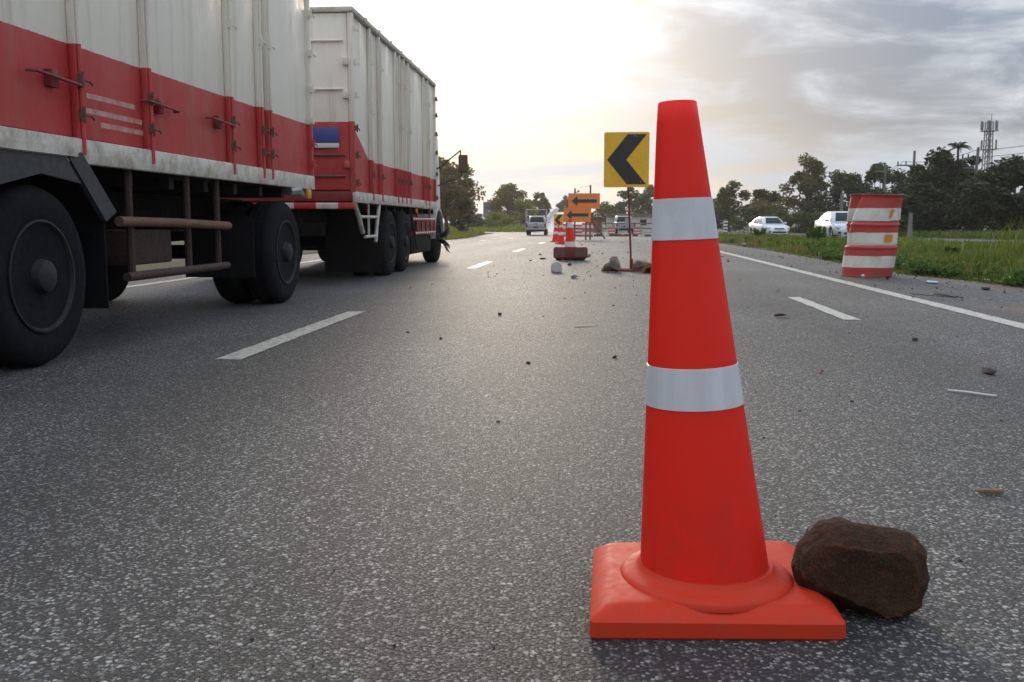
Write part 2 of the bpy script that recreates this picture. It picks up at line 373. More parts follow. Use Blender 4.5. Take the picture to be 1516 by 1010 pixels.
def carpaint(name, col):
    s = NT(name); s.set(Base_Color=col, Roughness=.28, Metallic=.0, Coat_Weight=.8, Coat_Roughness=.06)
    f = s.rng(s.noise(3,5,.6), .4, .75, 0, .12); s.put(s.b.inputs['Base Color'], s.mix(f, col, (.3,.27,.22))); return s.m
M['car_white'] = carpaint('car_white', (.70,.71,.72)); M['car_pearl'] = carpaint('car_pearl', (.55,.58,.63)); M['car_silver'] = carpaint('car_silver', (.36,.37,.39))
def glass(name, col=(.02,.025,.028)):
    s = NT(name); s.set(Base_Color=col, Roughness=.2, Specular_IOR_Level=.2); return s.m
M['glass'] = glass('dark_glass')
M['lamp_glass'] = paint('headlamp', (.62,.64,.66), .12, .2, (.3,.3,.3), 12, 0, metal=.3)
M['tail'] = paint('tail_lamp', (.30,.012,.012), .2, .1, (.1,.01,.01), 10, 0)
M['plate'] = paint('number_plate', (.62,.61,.58), .5, .2, (.3,.3,.3), 9, 0)
M['black_trim'] = paint('black_trim', (.018,.018,.02), .5, .2, (.05,.05,.05), 9, 0)
M['steel_dark'] = paint('tower_steel', (.17,.18,.20), .6, .3, (.1,.08,.06), 2, 0, metal=.3)
M['pole'] = paint('concrete_pole', (.20,.19,.175), .9, .4, (.1,.09,.08), 2, .1)
M['wire'] = paint('cable', (.03,.03,.03), .6, .2, (.05,.05,.05), 5, 0)
M['can'] = paint('can_metal', (.45,.55,.62), .3, .3, (.7,.7,.7), 30, .1, metal=.6)
M['leaf_dead'] = paint('dead_leaf', (.17,.10,.07), .8, .5, (.07,.04,.03), 30, .3)
M['plastic_white'] = paint('white_plastic', (.68,.67,.62), .5, .3, (.4,.35,.3), 20, .05)

def box_paint(name, steps, white=(.80,.745,.635), red=(.52,.045,.045)):
    """cargo box livery: a red band painted round the foot of the box; steps = (z rear, z front, y length of the slope)"""
    s = NT(name); x = s.xyz(); zr, zf, ln = steps
    zb = s.math('SUBTRACT', zr, s.math('MULTIPLY', s.math('DIVIDE', x[1], ln, True), zr - zf))
    wob = s.math('MULTIPLY', s.math('SUBTRACT', s.noise(14,4), .5), .012)
    f = s.math('LESS_THAN', s.math('ADD', x[2], wob), zb)
    fade = s.rng(s.noise(1.6, 5, .6), .3, .7, 0, .35)
    c = s.mix(f, white, s.mix(fade, red, (.60,.13,.12)))
    streak = s.rng(s.noise(6, 6, .6, .3, None, (1.2, 1.2, .09)), .52, .74, 0, .42)
    c = s.mix(streak, c, (.30,.20,.13)); spots = s.rng(s.noise(30,6,.7), .63, .75, 0, .5); c = s.mix(spots, c, (.16,.10,.07))
    s.set(Base_Color=c, Roughness=s.rng(s.noise(8,4),.3,.7,.38,.6)); s.bump(s.noise(3.5,5,.55,.2,None,(1,1,.5)), .35, .04); return s.m
M['truck_box'] = box_paint('truck_box_paint', (2.03, 1.60, .98))
M['trailer_box'] = box_paint('trailer_box_paint', (1.82, 1.82, 1.0))
def striped(name, a, b, axis, period, phase=0., duty=.5):
    s = NT(name); x = s.xyz()[axis]
    t = s.math('FRACT', s.math('DIVIDE', s.math('ADD', x, phase), period)); f = s.math('GREATER_THAN', t, duty)
    c = s.mix(f, a, b); c = s.mix(s.rng(s.noise(11,6,.65),.45,.75,0,.5), c, (.14,.10,.08))
    s.set(Base_Color=c, Roughness=.5); s.bump(s.noise(30,4),.06,.01); return s.m
M['bumper_stripe'] = striped('bumper_stripes', (.50,.03,.028), (.66,.58,.50), 0, .56, .1)
M['guard_stripe'] = striped('guard_stripes', (.52,.035,.03), (.70,.66,.60), 1, .22)
M['post_stripe'] = striped('guide_post_stripes', (.03,.03,.03), (.68,.68,.66), 2, .3)

# ------------------------------------------------------------------ setting: ground, roads, verges
def sheet(name, rows, dz, mat, nx=3, kind='structure', step=2.0, jit=0, seed=0, crown=0):
    """rows: (y, x left, x right); follows the lie of the land dz above the ground"""
    rng = random.Random(seed); ys = []; 
    for (a, b) in zip(rows[:-1], rows[1:]):
        k = max(1, int(abs(b[0]-a[0])/step))
        for i in range(k): t = i/k; ys.append(tuple(a[j]+(b[j]-a[j])*t for j in range(3)))
    ys.append(rows[-1]); v = []; f = []
    for y, xl, xr in ys:
        xl += rng.uniform(-jit, jit); xr += rng.uniform(-jit, jit)
        for i in range(nx+1): t = i/nx; v.append((xl+(xr-xl)*t, y, zg(y)+dz+crown*4*t*(1-t)))
    for r in range(len(ys)-1):
        for i in range(nx): q = r*(nx+1)+i; f.append((q, q+1, q+nx+2, q+nx+1))
    m = MB().add(v, f); o = m.obj(name, mat, smooth=60); tag(o, kind=kind); return o
ys = [-60,-10,0,10,25,30,35,40,45,50,55,60,65,70,75,80,100,200,400,800]; xs = [-500,-300,-60,-20,0,20,60,300,500]
gv = [(x, y, zg(y)-.06) for y in ys for x in xs]
MB().add(gv, [(r*9+i, r*9+i+1, (r+1)*9+i+1, (r+1)*9+i) for r in range(len(ys)-1) for i in range(8)]).obj('ground', M['ground'])['kind'] = 'structure'
road = sheet('road', [(-25,-7.6,5.4),(5,-7.4,5.35),(11,-7.3,5.3),(13,-7.25,5.1),(16,-7.2,4.75),(26,-7.1,4.8),(36,-7.1,4.75),(50,-7.5,4.8),(60,-8.2,4.9),(72,-9.3,5.2),(95,-10.2,5.4)], 0, M['asphalt'], 8, step=1.5)
sheet('side_road', [(96,-60,6),(104,-60,6)], -.004, M['asphalt2'], 12)
tag(sheet('opposite_road', [(-20,20,30),(5,18,28),(20,16,26),(32,13.8,24),(42,12.3,22.5),(50,11.2,21.5),(60,10.6,21.2),(70,10.2,21),(80,9.8,20.6),(95,9.4,20.2),(130,9,20)], .0, M['asphalt2'], 6))
sheet('opposite_edge_line', [(-20,28.9,29.05),(5,27,27.15),(20,25,25.15),(32,23,23.15),(50,20.6,20.75),(80,19.8,19.95),(130,19.2,19.35)], .004, M['marking'], 1)
sheet('opposite_kerb_line', [(-20,20.5,20.65),(5,18.5,18.65),(20,16.5,16.65),(32,14.3,14.45),(42,12.8,12.95),(50,11.7,11.85),(60,11.1,11.25),(80,10.3,10.45),(130,9.5,9.65)], .004, M['marking'], 1)
# verges
vr = [(-20,5.4,20),(5,5.35,18),(11,5.3,17.2),(13,5.1,16.9),(15,4.75,16.6),(26,4.8,15.0),(36,4.75,13.1),(50,4.8,11.2),(60,4.9,10.6),(72,5.2,10.2),(95,5.4,9.4)]
sheet('right_verge', vr, .012, M['soil'], 6, jit=.10, seed=3, step=.8, crown=.10)
sheet('left_verge', [(-20,-40,-7.5),(5,-40,-7.4),(30,-40,-7.1),(50,-40,-7.5),(60,-40,-8.2),(72,-40,-9.3),(90,-40,-10.6),(93,-40,-13)], .012, M['soil'], 8, jit=.08, seed=4, step=1., crown=.05)
sheet('far_verge', [(-20,30,80),(20,26,80),(32,24,80),(42,22.5,80),(50,21.5,80),(60,21.2,80),(80,20.6,80),(130,20,80)], .012, M['soil'], 8, crown=.3)
# paint
def dash(x, y0, y1, w=.15, sk=0, seed=1, name='lane_dash'):
    rng = random.Random(seed); k = max(4, int((y1-y0)/.12)); v=[]; f=[]
    for i in range(k+1):
        y = y0+(y1-y0)*i/k
        v.append((x-w/2+rng.uniform(-.006,.006), y+sk*.5, zg(y)+.004)); v.append((x+w/2+rng.uniform(-.006,.006), y-sk*.5, zg(y)+.004))
        if i: q=2*i; f.append((q-2,q-1,q+1,q))
    o = MB().add(v,f).obj(name, M['marking']); tag(o, kind='structure'); return o
for i,(a,b) in enumerate([(-5.4,-2.4),(5.28,8.25),(16.1,18.9),(25.0,28.0),(36.2,39.6),(47.5,51),(59,62.5)]): dash(-2.12-.002*b, a, b, .155, 0, i)
for i,(a,b) in enumerate([(-3,0),(7.9,10.25)]): dash(2.08, a, b, .135, 0, 20+i)
for i,(a,b) in enumerate([(-20,30),(33,36),(44,47.5),(56,60)]): dash(-5.75+(.012*max(0,a-20)), a, b, .14, 0, 30+i, 'left_lane_line')
dash(3.26, -20, 46, .17, 0, 50, 'edge_line')
# ramp of the flyover
def ramp():
    t = thing('flyover_ramp', 'pale concrete flyover ramp rising in the distance behind the arrow signs', 'ramp')
    m = MB(); ysr=[104+i*7 for i in range(12)]
    def zr(y): k=min(1,(y-104)/77); return zg(y)+.01+2.9*k*k*(3-2*k)
    v=[];f=[]
    for i,y in enumerate(ysr):
        c=-4.4-.012*(y-104)
        v += [(c-2.4,y,zg(y)-.1),(c-2.4,y,zr(y)),(c+3.6,y,zr(y)),(c+3.6,y,zg(y)-.1)]
        if i:
            q=4*i; f += [(q-4,q-3,q+1,q),(q-3,q-2,q+2,q+1),(q-2,q-1,q+3,q+2)]
    m.add(v,f).obj('deck', M['concrete_pale'], t)
    for s_,off in ((-1,-2.4),(1,3.6)):
        p=MB(); v=[];f=[]
        for i,y in enumerate(ysr):
            c=-4.4-.012*(y-104)+off; z=zr(y)
            v += [(c-.12,y,z-.4),(c-.12,y,z+.75),(c+.12,y,z+.75),(c+.12,y,z-.4)]
            if i:
                q=4*i; f += [(q-4,q-3,q+1,q),(q-3,q-2,q+2,q+1),(q-2,q-1,q+3,q+2)]
        f += [(0,1,2,3),(len(v)-4,len(v)-1,len(v)-2,len(v)-3)]
        p.add(v,f).obj('parapet', M['concrete_pale'], t)
ramp()

# ------------------------------------------------------------------ foreground cone
def rounded_square(w, r, n=6):
    p=[]
    for cx,cy,a0 in ((1,1,0),(-1,1,90),(-1,-1,180),(1,-1,270)):
        for i in range(n+1):
            a=R(a0+90*i/n); p.append((cx*(w/2-r)+r*math.cos(a), cy*(w/2-r)+r*math.sin(a)))
    return p
def loft(m, rings, cap0=True, cap1=True):
    n=len(rings[0]); v=[p for r_ in rings for p in r_]; f=[]
    for i in range(len(rings)-1):
        for j in range(n): f.append((i*n+j, i*n+(j+1)%n, (i+1)*n+(j+1)%n, (i+1)*n+j))
    if cap0: f.append(tuple(range(n))[::-1])
    if cap1: f.append(tuple(range((len(rings)-1)*n, len(rings)*n)))
    return m.add(v,f)
def cone_body(prof_r, lean, z0, z1, n=64, k=24, wall=.006, top_open=True):
    """leaning hollow cone; prof_r(z) radius, lean(z) -> (x,y) of the axis"""
    rings=[]
    for i in range(k+1):
        z=z0+(z1-z0)*i/k; cx,cy=lean(z); r_=prof_r(z)
        rings.append([(cx+r_*math.cos(2*math.pi*j/n), cy+r_*math.sin(2*math.pi*j/n), z) for j in range(n)])
    for z,dr in ((z1+.002,.0025),(z1+.001,wall),(z1-.05,wall),(z0+.01,wall)):
        cx,cy=lean(min(z,z1)); r_=prof_r(min(z,z1))-dr
        rings.append([(cx+r_*math.cos(2*math.pi*j/n), cy+r_*math.sin(2*math.pi*j/n), z) for j in range(n)])
    return loft(MB(), rings, False, False)
def big_cone():
    t=thing('traffic_cone','large orange traffic cone with two grey bands closest to the camera','traffic cone',(.235,1.955,0))
    rr=lambda z:.1355-.099*(z-.06); lean=lambda z:(-.002-.080*max(0,z-.06),.004*max(0,z-.06)); TI=.040
    Q=((-.243,-.214),(.251,-.176),(.243,.276),(-.237,.206))          # slightly skewed moulded base
    def bil(x,y):
        u,v=x/.494+.5,y/.494+.5
        return tuple(Q[0][k]*(1-u)*(1-v)+Q[1][k]*u*(1-v)+Q[2][k]*u*v+Q[3][k]*(1-u)*v for k in (0,1))
    rings=[]
    for w,z,r_ in ((.486,.0,.010),(.494,.005,.012),(.492,.034,.014),(.482,.039,.016),(.432,.056,.022),(.400,.060,.03)):
        rings.append([(*bil(x,y),z+.0012*math.sin(9*x+3)*(z>.02)) for x,y in rounded_square(w,r_)])
    loft(MB(),rings).obj('base',M['cone_base'],t,smooth=28)
    prof=[(.181,.050),(.180,.060),(.175,.0655),(.167,.069),(.157,.072),(.148,.076),(.142,.081),(.1375,.088),(.12,.088)]
    MB().lathe(prof,72).obj('collar',M['cone_base'],t,smooth=50)
    m=cone_body(rr,lean,.062,1.035)
    m.v=[(x,y,z+TI*(x-lean(z)[0])*(z>.1)) for x,y,z in m.v]; m.obj('body',M['cone'],t,smooth=50)
    for z0,z1 in ((.428,.511),(.764,.846)):
        rings=[]
        for z,d in ((z0,.0),(z0+.0005,.0016),(z1-.0005,.0016),(z1,.0)):
            cx,cy=lean(z); r_=rr(z)+d; rings.append([(cx+r_*math.cos(2*math.pi*j/72),cy+r_*math.sin(2*math.pi*j/72),z+TI*r_*math.cos(2*math.pi*j/72)) for j in range(72)])
        loft(MB(),rings,False,False).obj('reflective_band',M['band'],t,smooth=40)
    return t
big_cone()

def rock_obj(name, mat, outline, depth, seed, loc, label=None, cat=None, n=40, rough=.02, group=None, flat=1.0, rz=0):
    """rock whose front silhouette is the (x,z) outline; depth = half thickness"""
    cx=sum(p[0] for p in outline)/len(outline); cz=sum(p[1] for p in outline)/len(outline)
    ang=[(math.atan2(p[1]-cz,p[0]-cx),math.hypot(p[0]-cx,p[1]-cz)) for p in outline]
    def rad(a):
        d=(math.cos(a),math.sin(a)); best=1e9
        for i in range(len(outline)):
            p,q=outline[i],outline[(i+1)%len(outline)]
            ex,ez=q[0]-p[0],q[1]-p[1]; den=d[0]*ez-d[1]*ex
            if abs(den)<1e-9: continue
            u=((p[0]-cx)*ez-(p[1]-cz)*ex)/den; w=((p[0]-cx)*d[1]-(p[1]-cz)*d[0])/den
            if u>0 and -1e-6<=w<=1+1e-6: best=min(best,u)
        return best if best<1e8 else ang[0][1]
    rng=random.Random(seed); bm=bmesh.new(); bmesh.ops.create_icosphere(bm,subdivisions=6 if n>40 else 5,radius=1)
    from mathutils import noise as mn
    pl=[(Vector((rng.gauss(0,.55),-1 if i<7 else 1,rng.gauss(0,.6))).normalized(), rng.uniform(.66,.92)) for i in range(17)]
    for v in bm.verts:
        d=v.co.normalized()
        q=Vector(d); 
        k=1.0
        for nrm,dist in pl:
            s=q.dot(nrm)
            if s>dist: k=min(k,dist/s)
        q=q*k
        a=math.atan2(d.z,d.x); h=math.hypot(d.x,d.z)
        e=h**.55 if h>0 else 0                       # boxier section
        r_=rad(a)*e
        w=mn.fractal(Vector((d.x*1.3+seed,d.y*1.3,d.z*1.3)),1,2,6)*rough+(mn.fractal(d*9+Vector((seed,0,0)),.8,2.2,5)*rough*.16)
        v.co=Vector((cx+r_*math.cos(a)*k**.6*(1+w), q.y*depth*(1+w), cz+r_*math.sin(a)*k**.6*(1+w)))
    me=bpy.data.meshes.new(name); bm.to_mesh(me); bm.free()
    o=link(name,me,mat,None,38); o.location=loc; o.rotation_euler=(0,0,rz)
    if label: tag(o,label,cat,group)
    return o
rk=[(.412,.092),(.422,.130),(.466,.172),(.508,.186),(.645,.166),(.674,.138),(.686,.085),(.664,.02),(.628,.0),(.575,.0),(.515,-.004),(.470,.022),(.425,.045)]
rock_obj('rock',M['rock_brown'],[(x-.56,z) for x,z in rk],.105,5,(.560,1.94,.002),'large dark brown rock leaning against the cone base','rock',n=50,rough=.07)

# ------------------------------------------------------------------ truck and trailer
def make_wheel(parent, x, y, r=.49, w=.28, side=1, name='wheel', hub=True, bristle=False):
    """side=+1: outer face looks to +x; x = outer face"""
    c=(0,0,0); R_=r
    prof=[(R_*.60,-.01),(R_*.64,-.004),(R_*.78,.004),(R_*.90,-.006),(R_*.965,-.025),(R_*.99,-.05)]
    tread=[]
    xx=-.06
    while xx>-w+.06:
        tread += [(R_,xx),(R_,xx-.030),(R_-.014,xx-.033),(R_-.014,xx-.043)]; xx-=.045
    prof += tread+[(R_*.99,-w+.05),(R_*.965,-w+.025),(R_*.88,-w+.005),(R_*.6,-w+.01)]
    m=MB().lathe(prof,48,'x')
    # sidewall ribs
    tyre=m.obj(name,M['rubber'],parent,smooth=40); tyre.location=(x,y,r)
    if side<0: tyre.rotation_euler=(0,0,math.pi)
    for i in range(10):
        a=2*math.pi*(i+.5)/10; MB().lathe([(R_*.062,-.112),(R_*.062,-.1005),(.0001,-.1)],12,'x',(0,R_*.43*math.cos(a),R_*.43*math.sin(a))).obj('rim_hole',M['black_trim'],tyre)
    rim=MB().lathe([(R_*.615,-.012),(R_*.625,.006),(R_*.60,.008),(R_*.575,-.01),(R_*.55,-.06),(R_*.50,-.10),(R_*.36,-.115),(R_*.30,-.08),(R_*.27,-.07)],40,'x').obj('rim',M['rim'],tyre,smooth=35)
    if hub:
        h=MB().lathe([(R_*.27,-.09),(R_*.26,-.03),(R_*.20,-.015),(R_*.17,.03),(R_*.12,.04),(0.0001,.045)],24,'x')
        for i in range(8):
            a=2*math.pi*i/8; h.lathe([(.018,-.08),(.018,-.045),(.0001,-.04)],6,'x',(0,R_*.31*math.cos(a),R_*.31*math.sin(a)))
        h.obj('hub',M['rim'],tyre,smooth=35)
    return tyre
def hinge_set(parent, x, pts, mat, sx=.05):
    for (y,z) in pts:
        m=MB().cbox((x+sx/2,y,z),(sx,.045,.06)); m.tube([(x+sx+.004,y,z-.045),(x+sx+.004,y,z+.045)],.011,8)
        m.tube([(x+sx*.6,y+.02,z),(x+sx+.012,y+.07,z-.006),(x+sx+.008,y+.10,z-.02)],.007,6)
        m.obj('latch',mat,parent)
def box_side(parent, x, L_, z0, z1, posts, mat, sgn=1, latches=(1.42,2.25,2.9)):
    """planked side: panels between posts, posts proud, latches"""
    edges=[0.05]+posts+[L_-.05]
    for a,b in zip(edges[:-1],edges[1:]):
        MB().box(min(x,x-sgn*.04),max(x,x-sgn*.04),a+.008,b-.008,z0,z1).obj('side_panel',mat,parent,bevel=.006)
    for p in posts:
        m=MB().box(min(x,x+sgn*.045),max(x,x+sgn*.045),p-.028,p+.028,z0-.06,z1)
        m.obj('post',mat,parent,bevel=.008)
        m=MB().tube([(x+sgn*.055,p,z0-.10),(x+sgn*.055,p,z1-.1)],.013,8)
        m.obj('lock_rod',mat,parent,smooth=40)
        if sgn>0:
            for z in latches: hinge_set(parent,x+.045,[(p,z)],M['rust'] if z<1.75 else mat,.018)
def rear_frame_rod(parent, x0, x1, y, zs):
    for z in zs:
        MB().tube([(x0,y,z),(x1,y,z)],.018,8).obj('cross_rod',M['dark_red'],parent,smooth=40)
def chassis(t, y0, y1, zc=.86):
    for x in (-.42,.42): MB().box(x-.05,x+.05,y0,y1,zc-.14,zc+.08).obj('frame_rail',M['chassis'],t)
    y=y0+.2
    while y<y1-.1:
        MB().box(-1.16,1.16,y-.04,y+.04,zc+.082,zc+.17).obj('cross_member',M['chassis'],t); y+=.62
def axle(t, y, r=.49):
    MB().tube([(-.95,y,r),(.95,y,r)],.07,12).obj('axle',M['chassis'],t,smooth=40)
    for x in (-.55,.55):
        m=MB()
        for k in range(5): m.box(x-.045,x+.045,y-.5+k*.09,y+.5-k*.09,r+.08+.022*(4-k),r+.098+.022*(4-k))
        m.obj('leaf_spring',M['chassis'],t)

def cargo_truck():
    t=thing('cargo_truck','red and white box truck with blue rear panel towing the trailer','truck',(-4.235,11.7,0),R(.75))
    L_=6.5; x=1.225; z0,z1=1.18,3.40; P=M['truck_box']
    box_side(t,x-.045,L_,z0,z1-.07,[.97,1.54,2.69,3.0,3.35,3.72,5.2,5.62],P,1)
    MB().box(-x+.005,-x+.045,.05,L_-.05,z0,z1-.07).obj('side_panel',P,t,bevel=.006)
    # corner posts, roof, front wall
    for yy in (0.0,L_-.06):
        for xx in (-x,x-.07): MB().box(xx,xx+.07,yy,yy+.06,z0-.03,z1-.065).obj('corner_post',P,t,bevel=.01)
    MB().box(-x-.01,x+.01,-.02,L_+.01,z1-.064,z1).obj('roof',M['cream'],t,bevel=.015)
    for yy in (.8,1.6,2.4,3.2,4,4.8,5.6): MB().box(-x,x,yy-.03,yy+.03,z1+.001,z1+.025).obj('roof_rib',M['cream'],t)
    MB().box(-x+.08,x-.08,L_-.05,L_-.01,z0,z1-.07).obj('front_wall',P,t)
    # rear doors with rods
    for a,b in ((-x+.075,-.008),(.008,x-.075)):
        d=MB().box(a,b,.012,.05,z0+.01,z1-.07).obj('rear_door',P,t,bevel=.008)
        for z in (1.36,1.62,2.42,3.0):
            MB().tube([(a+.05,-.006,z),(b-.05,-.006,z)],.014,8).obj('hinge_bar',M['rust'] if z<2 else P,d,smooth=40)
        for z in (1.5,2.35,2.75): MB().cbox(((a if a<-.5 else b)*.98,-.012,z),(.07,.05,.09)).obj('hinge',P,d,bevel=.006)
    MB().tube([(.06,-.02,1.3),(.06,-.02,3.2)],.016,8).obj('lock_bar',P,t,smooth=40)
    MB().cbox((.72,-.02,1.86),(.62,.012,.19)).obj('sign_panel',M['blue_sign'],t,bevel=.003)
    MB().cbox((.72,-.02,1.735),(.62,.012,.057)).obj('sign_strip',M['band_white'],t,bevel=.003)
    hinge_set(t,x,[(.05,z) for z in (1.28,1.62,1.95)],M['rust'],.02); hinge_set(t,x,[(.05,z) for z in (2.35,2.75,3.15)],P,.02)
    hinge_set(t,x,[(L_-.06,z) for z in (1.25,1.7,2.1,2.45,2.8,3.1)],M['rust'],.02)
    # cream rail under the box with sub-posts
    for xx in (-x-.005,x-.045): MB().box(xx,xx+.05,.0,L_,1.035,1.172).obj('side_rail',M['cream'],t,bevel=.01)
    MB().box(-x+.05,x-.05,0,.05,1.05,1.175).obj('rear_rail',M['dark_red'],t,bevel=.01)
    MB().box(-x+.05,x-.05,.05,L_,1.12,1.178).obj('floor',M['chassis'],t)
    MB().box(-x,x-.0,-.10,-.01,.955,1.032).obj('rear_bumper',M['bumper_stripe'],t,bevel=.012)
    chassis(t,.05,8.1)
    # tail bracket: bent cream mudguard edge with two rungs
    b=MB(); b.tube([(x-.03,.02,1.03),(x-.02,.22,.86),(x-.02,.36,.70),(x-.02,.42,.66)],.032,8); b.obj('mudguard_frame',M['cream'],t,smooth=40)
    MB().tube([(x-.02,1.42,1.03),(x-.02,1.28,.80),(x-.02,1.16,.52)],.026,8).obj('mudguard_stay',M['cream'],t,smooth=40)
    for z,a,bb in ((.86,.30,1.30),(.60,.55,1.18)): MB().tube([(x-.02,a,z),(x-.02,bb,z)],.02,8).obj('rung',M['cream'],t,smooth=40)
    MB().tube([(x-.02,.75,1.03),(x-.02,.75,.60)],.016,8).obj('rung',M['cream'],t,smooth=40)
    MB().cbox((x-.0,.62,.985),(.03,.05,.07)).obj('side_lamp',M['tail'],t,bevel=.008)
    for xx in (-.82,.82): MB().box(xx-.40,xx+.40,1.40,1.412,.09,1.02).obj('mud_flap',M['flap'],t)
    MB().box(-.75,.75,.12,.3,.62,.78).obj('tow_beam',M['chassis'],t,bevel=.02)
    for yy in (2.25,3.36):
        axle(t,yy)
        for s_ in (1,-1):
            make_wheel(t,s_*1.20,yy,side=s_); make_wheel(t,s_*.88,yy,side=s_,hub=False)
    axle(t,6.95)
    fw=make_wheel(t,1.18,6.95,.475,side=1); make_wheel(t,-1.18,6.95,.475,side=-1)
    # black bristle ring on the front hub
    rng=random.Random(7); m=MB()
    for i in range(46):
        a=rng.uniform(0,6.28); l=rng.uniform(.10,.24); p0=Vector((.03,.06*math.cos(a),.06*math.sin(a))); p1=p0+Vector((rng.uniform(.1,.22),l*math.cos(a),l*math.sin(a)-.03)); 
        m.tube([p0,(p0+p1)/2+Vector((.03,0,.01)),p1],[.012,.011,.004],5)
    m.obj('hub_brush',M['black_trim'],fw)
    # side guard, red and white ladder
    for z in (.84,.60): MB().tube([(x-.03,4.0,z),(x-.03,6.38,z)],.024,8).obj('guard_bar',M['guard_stripe'],t,smooth=40)
    for i in range(6): MB().tube([(x-.03,4.02+i*.468,.60),(x-.03,4.02+i*.468,.84)],.02,8).obj('guard_upright',M['red_paint'],t,smooth=40)
    for yy in (4.5,5.8): MB().tube([(x-.03,yy,.84),(x-.03,yy,1.04)],.02,8).obj('guard_hanger',M['red_paint'],t,smooth=40)
    MB().box(.55,x-.08,4.2,6.3,.24,.56).obj('fuel_tank',M['chassis'],t,bevel=.05)
    MB().box(-x+.1,-.55,4.4,5.9,.3,.8).obj('tool_box',M['chassis'],t,bevel=.03)
    MB().cbox((x-.01,4.3,.98),(.03,.05,.07)).obj('side_lamp',M['amber'],t,bevel=.008)
    # dangling strap ends behind the second wheel
    m=MB(); m.tube([(x-.02,3.85,1.0),(x,3.95,.7),(x+.01,4.2,.42),(x+.02,4.35,.34)],[.02,.022,.02,.012],6); m.tube([(x-.02,3.9,.95),(x+.01,4.02,.6),(x+.02,4.08,.34)],[.018,.02,.01],6)
    m.obj('strap',M['black_trim'],t,smooth=40)
    # cab
    cab=[(6.62,.62),(6.62,2.45),(6.75,2.62),(8.3,2.66),(8.5,2.55),(8.72,1.65),(8.78,1.2),(8.78,.5),(7.55,.5),(7.50,.72),(7.38,.90),(7.2,1.02),(6.95,1.06),(6.72,1.02)]
    m=MB(); w=.95; m.prism(cab,-w,w,'x'); m.obj('cab',M['white_paint'],t,bevel=.04)
    for s_ in (1,-1):
        MB().prism([(7.05,1.65),(7.05,2.35),(8.15,2.38),(8.45,1.68)],s_*(w-.01),s_*(w+.004),'x').obj('side_window',M['glass'],t)
        ar=[(6.95+.60*math.cos(R(a)),.475+.60*math.sin(R(a))) for a in range(0,181,12)]; ai=[(6.95+.545*math.cos(R(a)),.475+.545*math.sin(R(a))) for a in range(180,-1,-12)]
        MB().prism(ar+ai,s_*(w-.1),s_*(w+.255),'x').obj('wheel_arch',M['cream'],t,smooth=40)
        MB().tube([(s_*w,8.35,1.9),(s_*(w+.43),8.5,2.25),(s_*(w+.48),8.5,2.30),(s_*(w+.50),8.48,1.75),(s_*w,8.4,1.55)],.016,8).obj('mirror_arm',M['black_trim'],t,smooth=40)
        mm=MB().cbox((s_*(w+.54),8.46,2.02),(.20,.07,.36)).obj('mirror',M['rust'] if s_>0 else M['black_trim'],t,bevel=.025)
        MB().cbox((s_*(w+.54),8.42,2.02),(.17,.006,.32)).obj('mirror_glass',M['rust'],mm)  # brown reflection painted into the glass by the rust colour
        MB().cbox((s_*.72,8.79,.85),(.3,.03,.16)).obj('headlight',M['lamp_glass'],t,bevel=.01)
    MB().prism([(8.43,2.48),(8.715,1.70),(8.73,1.70),(8.445,2.48)],-.86,.86,'x').obj('windscreen',M['glass'],t)
    MB().box(-1.0,1.0,8.62,8.9,.32,.66).obj('front_bumper',M['black_trim'],t,bevel=.04)
    MB().cbox((0,8.79,1.05),(1.5,.03,.42)).obj('grille',M['black_trim'],t,bevel=.01)
cargo_truck()

